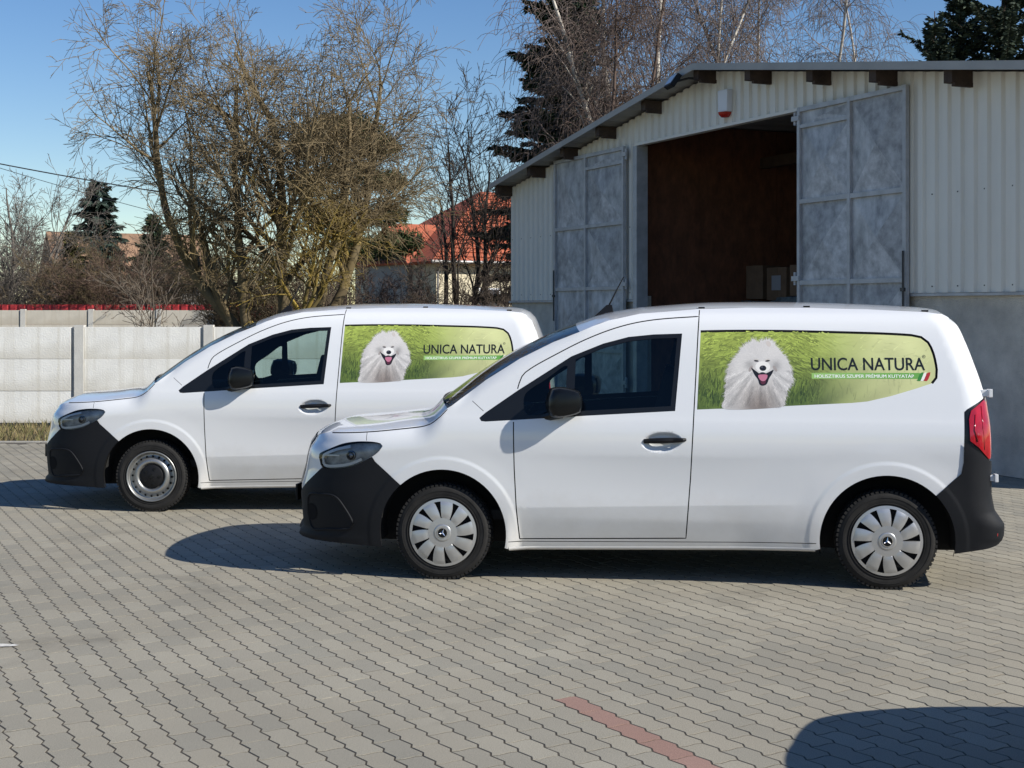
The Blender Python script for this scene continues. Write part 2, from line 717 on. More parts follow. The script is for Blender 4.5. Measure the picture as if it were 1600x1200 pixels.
panel_wall('concrete_wall', 21.2, -6.46 - 3 * 1.93, 6, 1.93, 3, .478,
           'low white concrete panel wall behind the left van', M['wall1'])
panel_wall('concrete_wall', 40.8, -14.05 - 2 * 1.95, 5, 1.95, 4, .415,
           'more distant cream concrete panel wall under the red fence', M['wall2'])
M['darksheet'] = mat('dark_sheet', (.035, .04, .05), .6, var=.2, scale=3)
MBd = MB().box((-8.55, 40.7, 0), (-7.85, 40.76, 1.66))
tag(MBd.obj('metal_gate', M['darksheet']), 'dark grey sheet metal gate at the end of the cream wall', 'gate')
rf = empty('sheet_fence', (-19, 41.7, 0), 0, 'red corrugated metal fence showing above the cream wall', 'fence')
sheet = MB()
for k in range(8):
    sheet.add([(k * .25, 0, 0), (k * .25 + .15, 0, 0), (k * .25 + .17, .03, 0), (k * .25 + .23, .03, 0), (k * .25 + .25, 0, 0),
               (k * .25, 0, 1.825), (k * .25 + .15, 0, 1.825), (k * .25 + .17, .03, 1.825), (k * .25 + .23, .03, 1.825), (k * .25 + .25, 0, 1.825)],
              [(0, 1, 6, 5), (1, 2, 7, 6), (2, 3, 8, 7), (3, 4, 9, 8)])
sme = sheet.mesh('sheet')
sme.materials.append(M['red'])
for k in range(9):
    link('sheet', sme, None, rf, (k * 2.01, 0, 0))
# little grey roof behind the red fence
M['greyroof'] = mat('grey_roof', (.12, .115, .11), .8, var=.3, scale=4)
gr = empty('garden_shed', (-13.2, 49, 0), 0, 'small garden shed with grey felt roof behind the red fence', 'shed')
MB().box((-1.0, -.6, 0), (1.0, 1.0, 1.62)).obj('wall', M['greyroof'], gr)
MB().add([(-1.2, -.8, 1.63), (1.2, -.8, 1.63), (1.2, 1.2, 1.63), (-1.2, 1.2, 1.63), (.1, .2, 2.06)],
         [(0, 1, 4), (1, 2, 4), (2, 3, 4), (3, 0, 4), (3, 2, 1, 0)]).obj('roof', M['greyroof'], gr)

# ------------------------------------------------------------------ shed with open gable front
M['clad'] = mat('cladding_steel', (.74, .71, .64), .5, var=.07, scale=1.2, spec=.4, stretch=(1, 1, .35))
M['plinth'] = mat('plinth_render', (.56, .52, .455), .95, var=.25, scale=2.2, bump=.9, bscale=70)
M['timber'] = mat('old_timber', (.055, .035, .025), .8, var=.4, scale=5, bump=.3, bscale=30)
M['rooftop'] = mat('roof_steel', (.34, .33, .31), .5, var=.12, scale=2)
M['galvframe'] = mat('galvanised_tube', (.42, .425, .435), .55, metal=.25, var=.18, scale=5)
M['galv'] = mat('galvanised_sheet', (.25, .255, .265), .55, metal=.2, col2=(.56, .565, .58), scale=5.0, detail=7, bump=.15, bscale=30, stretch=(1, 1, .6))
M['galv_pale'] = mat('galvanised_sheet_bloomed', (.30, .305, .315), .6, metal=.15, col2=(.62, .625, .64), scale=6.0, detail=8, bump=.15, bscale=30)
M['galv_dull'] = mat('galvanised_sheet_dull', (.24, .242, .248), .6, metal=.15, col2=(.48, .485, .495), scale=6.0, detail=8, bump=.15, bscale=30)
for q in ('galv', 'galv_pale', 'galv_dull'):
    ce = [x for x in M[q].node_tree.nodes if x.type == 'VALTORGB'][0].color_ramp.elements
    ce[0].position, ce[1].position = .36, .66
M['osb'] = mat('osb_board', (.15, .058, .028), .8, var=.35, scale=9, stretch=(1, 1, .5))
M['slab'] = mat('shed_floor', (.2, .19, .175), .9, var=.2, scale=2)
M['iron'] = mat('black_iron', (.03, .03, .032), .5)
shed = empty('storage_shed', (SC.x, SC.y, 0), math.atan2(SE.y, SE.x),
             'grey corrugated steel shed with low gable roof and open double doors', 'shed')
AP, WID, DEP = 6.98, 13.96, 15.0
OX0, OX1, OZ = 4.755, 8.905, 4.20


def roof_z(t):
    return 5.02 - .153 * abs(t - AP)


RIB = [(0.0, 0.0), (.085, 0.0), (.105, -.034), (.18, -.034), (.20, 0.0)]


def clad_sheet(t0, t1, z0f, z1f, yoff=0.0):
    mb = MB()
    cols = []
    k = math.floor(t0 / .2) * .2
    xs = set([t0, t1])
    while k < t1 + .2:
        for a, _ in RIB:
            if t0 < k + a < t1:
                xs.add(round(k + a, 5))
        k += .2
    if t0 < AP < t1:
        xs.add(AP)
    for t in sorted(xs):
        ph = t % .2
        if ph <= .085:
            d = 0
        elif ph <= .105:
            d = -.034 * (ph - .085) / .02
        elif ph <= .18:
            d = -.034
        else:
            d = -.034 * (.2 - ph) / .02
        cols.append((t, -.02 + d + yoff))
    vv = []
    for t, y in cols:
        vv += [(t, y, z0f(t)), (t, y, z1f(t))]
    mb.add(vv, [(2 * i, 2 * i + 2, 2 * i + 3, 2 * i + 1) for i in range(len(cols) - 1)])
    return mb


top = lambda t: roof_z(t) - .07
edges = [0, .9, 1.9, 2.9, 3.9, OX0]
for a, b in zip(edges[:-1], edges[1:]):
    clad_sheet(a + .001, b - .001, lambda t: 1.85, top).obj('cladding_sheet', M['clad'], shed)
edges = [OX0, 5.7, 6.7, 7.7, OX1]
for a, b in zip(edges[:-1], edges[1:]):
    clad_sheet(a + .001, b - .001, lambda t: OZ, top).obj('cladding_sheet', M['clad'], shed)
edges = [OX1, 9.9, 10.9, 11.85, 12.85, WID]
for q, (a, b) in enumerate(zip(edges[:-1], edges[1:])):
    clad_sheet(a + .001, b - .001, lambda t: 1.88, top, -.003 * (q % 2)).obj('cladding_sheet', M['clad'], shed)
# fixing screws
scr = MB()
for t in [x * .4 + .14 for x in range(0, 35)]:
    for z in (1.95, 2.95):
        if t < OX0 - .1 or t > OX1 + .1:
            scr.box((t - .007, -.060, z - .007), (t + .007, -.05, z + .007))
scr.obj('screws', M['iron'], shed)['kind'] = 'stuff'
# drip edge, lintel rail, jambs
MB().box((.0, -.062, 1.815), (OX0 - .1, -.004, 1.845)).obj('drip_edge', M['galvframe'], shed)
MB().box((OX1 + .1, -.062, 1.845), (WID, -.004, 1.875)).obj('drip_edge', M['galvframe'], shed)
MB().box((OX0 - .02, -.068, OZ - .035), (OX1 + .02, .04, OZ + .006)).obj('lintel', M['clad'], shed)
MB().box((OX0 - .09, -.07, 0), (OX0 + .02, .12, OZ - .038)).obj('door_jamb', M['galvframe'], shed)
MB().box((OX1 - .02, -.07, 0), (OX1 + .09, .12, OZ - .038)).obj('door_jamb', M['galvframe'], shed)
MB().box((0, 0, 0), (OX0 - .1, .25, 1.9)).obj('plinth', M['plinth'], shed)
MB().box((OX1 + .1, 0, 0), (WID, .25, 1.92)).obj('plinth', M['plinth'], shed)
# side and back walls
MB().box((0, .26, 0), (.22, DEP, 3.94)).obj('side_wall', M['clad'], shed)
MB().box((WID - .22, .26, 0), (WID, DEP, 3.90)).obj('side_wall', M['clad'], shed)
MB().box((.23, DEP - .2, 0), (WID - .23, DEP, 3.9)).obj('back_wall', M['clad'], shed)
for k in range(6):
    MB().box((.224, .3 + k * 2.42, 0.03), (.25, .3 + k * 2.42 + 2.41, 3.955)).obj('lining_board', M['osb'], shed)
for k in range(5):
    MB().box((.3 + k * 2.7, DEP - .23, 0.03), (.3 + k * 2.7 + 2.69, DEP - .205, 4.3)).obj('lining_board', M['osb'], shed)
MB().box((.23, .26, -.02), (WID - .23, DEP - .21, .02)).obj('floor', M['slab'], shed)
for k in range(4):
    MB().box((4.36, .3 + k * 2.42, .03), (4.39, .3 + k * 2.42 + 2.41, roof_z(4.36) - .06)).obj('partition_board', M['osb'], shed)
# roof sheets (corrugated underside shows at the overhang)
for sgn in (-1, 1):
    rb = MB()
    n = 46
    ys = np.linspace(-.40, DEP + .3, 2)
    xa, xb = (-.06, AP) if sgn < 0 else (AP, WID + .06)
    xs = [xa + (xb - xa) * i / n for i in range(n + 1)]
    vv = []
    for i, x in enumerate(xs):
        for y in ys:
            vv.append((x, y, roof_z(x)))
    for i, x in enumerate(xs):
        for y in ys:
            vv.append((x, y, roof_z(x) - (.045 if i % 2 else .02)))
    N2 = 2 * (n + 1)
    fs = []
    for i in range(n):
        fs += [(2 * i, 2 * i + 2, 2 * i + 3, 2 * i + 1), (N2 + 2 * i, N2 + 2 * i + 1, N2 + 2 * i + 3, N2 + 2 * i + 2),
               (2 * i, N2 + 2 * i, N2 + 2 * i + 2, 2 * i + 2), (2 * i + 1, 2 * i + 3, N2 + 2 * i + 3, N2 + 2 * i + 1)]
    rb.add(vv, fs)
    rb.obj('roof', M['rooftop'], shed)
    vg = MB()
    vg.add([(xa, -.43, roof_z(xa) + .015), (xb, -.43, roof_z(xb) + .015), (xb, -.43, roof_z(xb) - .075), (xa, -.43, roof_z(xa) - .075),
            (xa, -.405, roof_z(xa) + .015), (xb, -.405, roof_z(xb) + .015), (xb, -.405, roof_z(xb) - .075), (xa, -.405, roof_z(xa) - .075)],
           [(0, 1, 2, 3), (4, 7, 6, 5), (0, 4, 5, 1), (3, 2, 6, 7), (0, 3, 7, 4), (1, 5, 6, 2)])
    vg.obj('verge_trim', M['rooftop'], shed)
for t in (.13, 1.54, 2.78, 4.1, 5.5, 6.98, 8.26, 9.55, 10.77, 11.97, 13.3):
    z = roof_z(t) - .055
    pb_ = MB().box((t - .13, -.33 + R.uniform(-.03, .03), z - .14), (t, .0, z))
    pb_.box((t - .05, -.30, z - .18), (t + .004, -.02, z - .13))
    pb_.obj('purlin', M['timber'], shed, bevel=.006)
for k in range(5):
    MB().box((.3, 2.4 + k * 2.6, 3.95), (WID - .3, 2.52 + k * 2.6, 4.12)).obj('tie_beam', M['timber'], shed)


def door_leaf(t0, t1, hinge_right):
    d = empty('door_leaf', (t0, -.085, 0))
    d.parent = shed
    W = t1 - t0
    tb = .055
    mid = W * (.47 if hinge_right else .50)
    fr = MB()
    for x in (0, mid - tb / 2, W - tb):
        fr.box((x, -.05, .06), (x + tb, 0, 4.19))
    for z in (.06, 1.02, 2.0, 3.0):
        fr.box((.001, -.047, z), (mid - tb / 2 - .002, -.003, z + tb))
        fr.box((mid + tb / 2 + .002, -.047, z), (W - .001, -.003, z + tb))
    fr.box((.001, -.047, 4.135), (W - .001, -.003, 4.188))
    small = (mid + tb / 2, W - tb) if hinge_right else (tb, mid - tb / 2)
    fr.box((small[0] + .002, -.047, 3.93), (small[1] - .002, -.003, 3.975))
    fr.obj('frame', M['galvframe'], d)
    cells = []
    for c, (xa, xb) in enumerate(((tb, mid - tb / 2), (mid + tb / 2, W - tb))):
        zs = [(.115, 1.02), (1.075, 2.0), (2.055, 3.0), (3.055, 4.135)]
        if (c == 1) == hinge_right:
            zs = zs[:3] + [(3.055, 3.93), (3.975, 4.135)]
        for za, zb in zs:
            cells.append((xa, xb, za, zb))
    for xa, xb, za, zb in cells:
        # sheet pressed into four facets by its cross folds
        cx, cz = (xa + xb) / 2, (za + zb) / 2
        pk = -.048 if zb - za > .4 else -.014
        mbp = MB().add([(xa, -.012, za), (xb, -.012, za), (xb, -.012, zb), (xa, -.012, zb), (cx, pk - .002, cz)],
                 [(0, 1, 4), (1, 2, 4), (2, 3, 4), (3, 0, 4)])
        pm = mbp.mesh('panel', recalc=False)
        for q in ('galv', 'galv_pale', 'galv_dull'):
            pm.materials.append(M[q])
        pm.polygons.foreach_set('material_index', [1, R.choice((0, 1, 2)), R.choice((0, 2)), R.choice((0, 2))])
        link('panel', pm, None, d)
    # back sheet, bolt and hinges
    MB().box((tb, -.009, .1), (W - tb, -.004, 4.15)).obj('back_sheet', M['galvframe'], d)
    fx = 0.0 if hinge_right else W
    b = MB().tube([(fx + (.03 if hinge_right else -.03), -.065, 1.5), (fx + (.03 if hinge_right else -.03), -.065, 2.35)], .011, 6)
    b.box((fx + (.0 if hinge_right else -.06), -.08, 1.9), (fx + (.06 if hinge_right else 0), -.05, 1.94))
    b.obj('bolt', M['iron'], d)
    hx = W if hinge_right else 0
    for z in (.5, 2.0, 3.98):
        MB().tube([(hx + (.06 if hinge_right else -.06), -.03, z), (hx + (.06 if hinge_right else -.06), -.03, z + .16)], .022, 8) \
            .box((hx - (.05 if hinge_right else .1), -.062, z + .05), (hx + (.1 if hinge_right else .05), -.05, z + .11)).obj('hinge', M['galvframe'], d)
    return d


door_leaf(2.02, 4.47, True)
door_leaf(8.96, 11.0, False)

# things on and in the shed
M['white_plastic'] = mat('white_plastic', (.72, .72, .74), .4)
M['red_lens'] = mat('red_lens', (.45, .02, .01), .25)
M['black_plastic'] = mat('black_plastic', (.009, .009, .010), .5, spec=.25)
M['lampglass'] = mat('lamp_glass', (.5, .52, .55), .15)
al = empty('alarm_siren', (0, 0, 0), 0, 'white alarm siren box with red lens on the shed gable', 'alarm')
al.location = (SC.x + SE.x * 7.28, SC.y + SE.y * 7.28, 4.35)
al.rotation_euler = (0, 0, math.atan2(SE.y, SE.x))
MB().prism([(-.11, -.06, .0), (.11, -.06, .0), (.12, -.06, .30), (-.12, -.06, .30)], (0, -.09, 0)).obj('housing', M['white_plastic'], al, bevel=.015)
MB().lathe([(.0, -.07), (.05, -.065), (.085, -.03), (.092, 0)], 20, 'z', (0, -.105, -.002)).obj('lens', M['red_lens'], al, smooth=True)
fl = empty('floodlight', (0, 0, 0), 0, 'small black floodlight fixed under the roof peak of the shed', 'lamp')
fl.location = (SC.x + SE.x * 6.6 - SN.x * .5, SC.y + SE.y * 6.6 - SN.y * .5, 4.83)
fl.rotation_euler = (0, 0, math.atan2(SE.y, SE.x) - .2)
T = Matrix.Rotation(math.radians(-35), 4, 'X')
MB().box((-.15, -.05, -.10), (.15, .02, .10), T).obj('housing', M['black_plastic'], fl, bevel=.008)
MB().box((-.12, -.058, -.075), (.12, -.052, .075), T).obj('glass', M['lampglass'], fl)
MB().tube([(0, .0, 0), (.05, .2, .05), (.1, .45, .04)], .018, 6).obj('bracket', M['iron'], fl)

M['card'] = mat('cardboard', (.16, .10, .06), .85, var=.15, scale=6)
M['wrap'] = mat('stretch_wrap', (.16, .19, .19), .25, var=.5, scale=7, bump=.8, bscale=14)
M['label'] = mat('paper_label', (.30, .30, .32), .7)
SR = math.atan2(SE.y, SE.x)


def inshed(t, y, z=0.0):
    return (SC.x + SE.x * t + SN.x * y, SC.y + SE.y * t + SN.y * y, z)


def carton(t, y, z, sx, sy, sz, label, rot=0.0, paper=False):
    b = empty('cardboard_box', inshed(t, y, z), SR + rot, label, 'box', 'cardboard boxes in the shed')
    MB().box((-sx / 2, -sy / 2, 0), (sx / 2, sy / 2, sz)).obj('carton', M['card'], b, bevel=.004)
    MB().box((-.03, -sy / 2 - .003, .0), (.03, sy / 2 + .003, sz + .003)).obj('tape', M['label'] if False else M['card'], b)
    if paper:
        MB().box((-.12, -sy / 2 - .006, sz * .3), (.12, -sy / 2 - .003, sz * .75)).obj('paper_label', M['label'], b)


def wrapped(t, y, w, d, h, label):
    b = empty('wrapped_pallet', inshed(t, y, .02), SR, label, 'pallet', 'wrapped pallets in the shed')
    for k in (-1, 0, 1):
        MB().box((-w / 2, k * d * .42 - .05, 0), (w / 2, k * d * .42 + .05, .14)).obj('skid', M['timber'], b)
    mb = MB()
    rq = random.Random(int(t * 100))
    nx, nz = 8, 9
    ring = []
    for k in range(nz + 1):
        for a in range(24):
            an = 2 * math.pi * a / 24
            cx, cy = math.cos(an), math.sin(an)
            s = 1 / max(abs(cx), abs(cy))
            q = 1 + rq.uniform(-.03, .03)
            sh = 1 if k < nz else .9
            ring.append((cx * s * w / 2 * q * sh, cy * s * d / 2 * q * sh, .15 + (h - .15) * k / nz + rq.uniform(-.02, .02)))
    fs = []
    for k in range(nz):
        for a in range(24):
            a2 = (a + 1) % 24
            fs.append((k * 24 + a, k * 24 + a2, (k + 1) * 24 + a2, (k + 1) * 24 + a))
    fs.append(tuple(range(nz * 24, nz * 24 + 24)))
    mb.add(ring, fs)
    mb.obj('load', M['wrap'], b, smooth=True)


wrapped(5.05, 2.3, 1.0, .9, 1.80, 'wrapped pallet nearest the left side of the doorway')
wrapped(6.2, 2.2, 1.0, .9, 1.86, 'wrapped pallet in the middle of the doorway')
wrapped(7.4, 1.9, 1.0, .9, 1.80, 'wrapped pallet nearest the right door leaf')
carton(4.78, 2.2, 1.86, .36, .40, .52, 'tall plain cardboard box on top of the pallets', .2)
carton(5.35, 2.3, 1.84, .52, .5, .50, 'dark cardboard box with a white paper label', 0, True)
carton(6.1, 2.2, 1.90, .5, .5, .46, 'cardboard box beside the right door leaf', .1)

# ------------------------------------------------------------------ houses
M['tile'] = mat('roof_tile', (.36, .095, .045), .75, var=.3, scale=2.5, bump=.4, bscale=5)
M['tile_old'] = mat('old_roof_tile', (.25, .15, .09), .8, var=.35, scale=2.5, bump=.5, bscale=5)
M['cream'] = mat('cream_render', (.62, .55, .40), .9, var=.08, scale=2)
M['grey_render'] = mat('grey_render', (.33, .31, .28), .9, var=.1, scale=2)
M['gutter'] = mat('gutter_zinc', (.30, .29, .28), .5, metal=.4)


def slab(mb, quad, th=.14):
    """roof plane with thickness; quad counter-clockwise seen from above"""
    q = [Vector(p) for p in quad]
    n = (q[1] - q[0]).cross(q[-1] - q[0]).normalized()
    if n.z < 0:
        n = -n
    mb.prism([p - n * th for p in q], n * th)


hs = empty('red_roof_house', (-3.24, 60, 0), math.radians(35), 'cream house with steep red tiled roof beyond the bare trees', 'house')
Lh, Dh, Eh = 12.0, 7.0, 3.9
MB().box((0, 0, 0), (Lh, Dh, Eh)).obj('wall', M['cream'], hs)
e = .45
A, B, C_, D_ = (-e, -e, Eh - .2), (Lh + e, -e, Eh - .2), (Lh + e, Dh + e, Eh - .2), (-e, Dh + e, Eh - .2)
r0, r1 = (4.6, Dh / 2, 7.1), (Lh - 1.5, Dh / 2, 7.1)
rm = MB()
for q in ((A, B, r1, r0), (C_, D_, r0, r1), (D_, A, r0), (B, C_, r1)):
    slab(rm, q, .12)
roof_o = rm.obj('roof', M['tile'], hs)
# tile courses
for k in range(1, 17):
    t = k / 17
    p0 = Vector(A).lerp(Vector(r0), t)
    p1 = Vector(B).lerp(Vector(r1), t)
    MB().tube([p0 + Vector((0, -.01, .03)), p1 + Vector((0, -.01, .03))], .035, 4).obj('tile_course', M['tile'], hs)
MB().box((6.2, 3.9, 6.3), (6.8, 4.5, 7.75)).obj('chimney', M['grey_render'], hs)
MB().tube([(-.5, -.52, Eh - .22), (Lh + .4, -.52, Eh - .22)], .07, 8).obj('gutter', M['gutter'], hs)
MB().tube([(.06, -.5, Eh - .25), (.06, -.12, Eh - .6), (.06, -.08, 0)], .05, 8).obj('downpipe', M['gutter'], hs)
wg = MB().box((-.25, 1.9, 0), (-.004, 5.3, Eh - .05))
wg.obj('wing_wall', M['grey_render'], hs)
wr = MB()
zr, ze = 5.45, Eh - .25
slab(wr, ((-.6, 1.3, ze), (3.2, 1.3, ze), (3.2, 3.1, zr), (-.6, 3.1, zr)), .1)
slab(wr, ((-.6, 3.1, zr), (3.2, 3.1, zr), (3.2, 5.6, ze), (-.6, 5.6, ze)), .1)
wr.obj('wing_roof', M['tile'], hs)
MB().prism([(-.3, 1.6, Eh - .06), (-.3, 5.2, Eh - .06), (-.3, 3.1, zr - .15)], (.2, 0, 0)).obj('wing_gable', M['timber'], hs)
for x in (2.2, 5.0, 8.0):
    w = MB().box((x, -.03, 1.2), (x + 1.1, .02, 2.6)).obj('window', M['white_plastic'], hs)
    MB().box((x + .07, -.045, 1.27), (x + 1.03, -.034, 2.53)).obj('pane', M['darksheet'], w)

h2 = empty('brown_roof_house', (-26.6, 84, 0), math.radians(28), 'distant house with weathered brown tiled roof behind the small spruce', 'house')
MB().box((0, 0, 0), (9, 6, 3.2)).obj('wall', M['grey_render'], h2)
rm = MB()
slab(rm, ((-.4, -.5, 3.1), (9.4, -.5, 3.1), (9.4, 3, 6.4), (-.4, 3, 6.4)), .12)
slab(rm, ((-.4, 3, 6.4), (9.4, 3, 6.4), (9.4, 6.5, 3.1), (-.4, 6.5, 3.1)), .12)
rm.obj('roof', M['tile_old'], h2)
MB().prism([(0, .0, 3.2), (0, 6, 3.2), (0, 3, 6.2)], (.15, 0, 0)).obj('gable', M['grey_render'], h2)

# overhead cables at the left
M['cable'] = mat('cable', (.03, .03, .035), .6)


def cable(name, p0, p1, sag, r, label):
    p0, p1 = Vector(p0), Vector(p1)
    pts = []
    for k in range(25):
        t = k / 24
        q = p0.lerp(p1, t)
        q.z -= sag * 4 * t * (1 - t)
        pts.append(q)
    tag(MB().tube(pts, r, 6).obj(name, M['cable'], smooth=True), label, 'cable', 'overhead cables')


cable('overhead_cable', (-26.0, 55, 8.62), (-11.65, 55, 5.92), .15, .026, 'thick upper cable sloping into the big bare tree')
cable('overhead_cable', (-24.8, 55.5, 8.75), (-12.4, 55.5, 5.1), .15, .013, 'thin cable just below the thick one')
cable('overhead_cable', (-24.8, 54.5, 6.0), (-13.6, 54.5, 4.04), .1, .011, 'lowest thin cable crossing the left bare tree')

# ------------------------------------------------------------------ the vans
# side view in metres: u rearward from the front axle, h above the ground; the side skin is y = -(HALF - inset(u, h))
HALF = .915
HT = pchip([.15, .22, .30, .42, .52, .60, .75, .85, .93, 1.0, 1.05, 1.2, 1.4, 1.55, 1.62, 1.67, 1.71, 1.73],
           [.056, .044, .034, .020, .014, .011, .005, 0, .003, .013, .026, .062, .115, .165, .20, .25, .33, .38])
FRONT = [(-1.018, .226), (-1.025, .235), (-1.015, .258), (-.992, .285), (-.996, .36), (-1.0, .44), (-1.005, .538), (-.99, .602), (-.973, .662), (-.955, .76), (-.942, .803), (-.911, .85)]
HOODLEAD = [(-.875, .878), (-.815, .899), (-.75, .913)]
HOODLINE = [(-.75, .913), (-.517, .927), (-.311, .947), (-.123, .972), (-.039, 1.015), (.028, 1.081)]
WSEDGE = [(.052, 1.095), (.265, 1.258), (.474, 1.391), (.684, 1.496), (.853, 1.562)]
ROOFEDGE = [(.94, 1.60), (1.03, 1.633), (1.231, 1.677), (1.603, 1.707), (1.901, 1.715), (2.285, 1.715), (2.648, 1.705), (3.002, 1.688), (3.10, 1.675)]
REAR = [(3.153, 1.651), (3.195, 1.608), (3.234, 1.514), (3.282, 1.369), (3.320, 1.24), (3.335, 1.174), (3.345, 1.096), (3.356, .968), (3.358, .871), (3.356, .739),
        (3.360, .58), (3.379, .483), (3.424, .418), (3.437, .395), (3.434, .321), (3.409, .282)]
uf_ = pchip([p[1] for p in FRONT] + [.95], [p[0] for p in FRONT] + [-.88])
rr_ = REAR[::-1]
ur_ = pchip([p[1] for p in rr_], [p[0] for p in rr_])
hl_ = pchip([p[0] for p in HOODLINE], [p[1] for p in HOODLINE])
AXF, AXR, AXH, ARCH = 0.0, 2.732, .297, .402
RWELL = .42


def CREASE(u):
    return .452 + .0265 * u


def sm(t):
    t = min(1, max(0, t))
    return t * t * (3 - 2 * t)


def inset(u, h):
    v = HT(h)
    d = u - uf_(h)
    if d < .55:
        q = min(1, max(0, 1 - d / .55))
        v += .42 * (1 - (1 - q ** 2.2) ** (1 / 2.2))
    d = ur_(h) - u
    if d < .16:
        q = min(1, max(0, 1 - d / .16))
        v += .12 * (1 - math.sqrt(max(0, 1 - q * q)))
    if u < .03 and h > .75:                                # wing rolls over into the bonnet
        d = hl_(u) - h
        if d < .15:
            q = min(1, 1 - d / .15)
            v += .09 * (1 - math.sqrt(max(0, 1 - q * q * .97))) * sm((.02 - u) / .22)
    if u < .94 and h > 1.05:                                # screen pillar rolls towards the screen
        w = ws_(u) - h if u > .05 else 1
        if w < .08:
            q = min(1, 1 - w / .08)
            v += .03 * q * q * sm((.92 - u) / .3) * sm((u - .05) / .15)
    for ax in (AXF, AXR):                                  # flared lip round the wheel openings
        r = math.hypot(u - ax, h - AXH)
        if r < .60:
            v -= .0040 * sm((.490 - r) / .030) + .005 * sm((.59 - r) / .18)
    e2 = ((u - 1.372) / .128) ** 2 + ((h - .886 + (u - 1.372) * -.06) / .062) ** 2      # finger cup behind the door handle
    if e2 < 1:
        v += .034 * sm((1 - e2) / .75)
    if .40 < u < 2.36 and h < .56:                         # sharp crease low on the doors, the metal tucks in below it
        dcr = CREASE(u) - h
        if dcr > 0:
            v += dcr * .17 * sm((u - .40) / .1) * sm((2.40 - u) / .6)
    # pressed hollow in the flank between the wheels
    if .5 < u < 2.3 and .4 < h < .8:
        v += .010 * math.sin(math.pi * (u - .5) / 1.8) * math.sin(math.pi * (h - .4) / .4)
    return v


ws_ = pchip([p[0] for p in WSEDGE] + [.94], [p[1] for p in WSEDGE] + [1.60])


def S(u, h, off=0.0):
    """point on the left flank, off metres outwards"""
    return Vector((u, -(HALF - inset(u, h)) - off, h))


def Snorm(u, h):
    e_ = .004
    a = S(u + e_, h) - S(u - e_, h)
    b = S(u, h + e_) - S(u, h - e_)
    n = a.cross(b)
    n.normalize()
    if n.y > 0:
        n = -n
    return n


def arc(ax, a0, a1, n, r=ARCH):
    return [(ax + r * math.cos(math.radians(a0 + (a1 - a0) * i / n)), AXH + r * math.sin(math.radians(a0 + (a1 - a0) * i / n))) for i in range(n + 1)]


DOMAIN = ([(-.39, .2), (-.637, .214), (-.85, .221)] + FRONT + HOODLEAD + HOODLINE[1:] + WSEDGE + ROOFEDGE + REAR
          + [(3.33, .262), (3.122, .229)] + arc(AXR, -10, 188, 40) + [(2.31, .234), (.415, .200)] + arc(AXF, -13, 193, 40))
# outlines on the flank
TRIM = [(.233, 1.023), (.246, 1.004), (.274, 1.001), (.448, 1.012), (.895, 1.042), (1.454, 1.076), (1.497, 1.553), (1.318, 1.547), (1.161, 1.531), (1.003, 1.489), (.805, 1.409), (.47, 1.194), (.272, 1.057)]
QGLASS = smooth_poly([(.520, 1.175), (.640, 1.262), (.770, 1.352), (.776, 1.29), (.770, 1.10), (.755, 1.058), (.64, 1.049), (.535, 1.043), (.516, 1.07)], .02)
MGLASS = dense([(.832, 1.392), (1.01, 1.465), (1.17, 1.506), (1.322, 1.522), (1.466, 1.526), (1.427, 1.106), (.9, 1.074), (.826, 1.070)], .03)
DECAL = [(1.612, 1.566), (1.851, 1.570), (2.146, 1.569), (2.438, 1.563), (2.728, 1.555), (2.90, 1.545), (2.955, 1.533), (2.994, 1.502), (3.022, 1.434), (3.037, 1.338), (3.032, 1.288), (3.005, 1.255), (2.905, 1.221), (2.761, 1.177), (2.617, 1.143), (2.53, 1.134), (2.425, 1.128), (2.136, 1.112), (1.845, 1.098), (1.588, 1.086)]
HEADL = smooth_poly([(-.821, .774), (-.816, .731), (-.794, .690), (-.711, .688), (-.577, .711), (-.449, .774), (-.40, .813), (-.381, .841), (-.396, .857), (-.448, .866), (-.546, .865), (-.646, .849), (-.741, .813)], .02)
TAIL = [(3.187, 1.084), (3.204, 1.10), (3.36, 1.19), (3.40, 1.19), (3.40, .78), (3.336, .788), (3.281, .836), (3.181, .906)]
TAILRED = [(3.228, 1.092), (3.312, 1.153), (3.36, 1.18), (3.40, 1.18), (3.40, .79), (3.332, .802), (3.265, .876), (3.216, .914), (3.213, 1.041)]
FBUMP = [(-.268, .598), (-.43, .742), (-.449, .772), (-.577, .711), (-.711, .688), (-.794, .690), (-.92, .58), (-.98, .515), (-1.2, .50), (-1.2, .0), (-.2, .0), (-.2, .60)]
RBUMP = [(3.6, .775), (3.336, .788), (3.281, .836), (3.181, .906), (3.178, .781), (3.165, .714), (3.018, .580), (2.95, .50), (2.95, .0), (3.6, .0)]
DOORSEAM = [(.483, .262), (.467, .462), (.455, .712), (.450, 1.001)]
DOORSEAM2 = [(.483, .262), (1.52, .285), (1.548, .662), (1.57, 1.086), (1.596, 1.562), (1.603, 1.660), (1.317, 1.638), (1.107, 1.595), (.896, 1.516), (.687, 1.410), (.55, 1.332), (.495, 1.282), (.470, 1.205)]
DOOR = [(.483, .262), (.467, .462), (.455, .712), (.450, 1.001), (.450, 1.1), (.470, 1.205), (.495, 1.282), (.55, 1.332), (.687, 1.410), (.896, 1.516), (1.107, 1.595), (1.317, 1.638), (1.603, 1.660), (1.596, 1.562), (1.57, 1.086), (1.548, .662), (1.52, .285)]
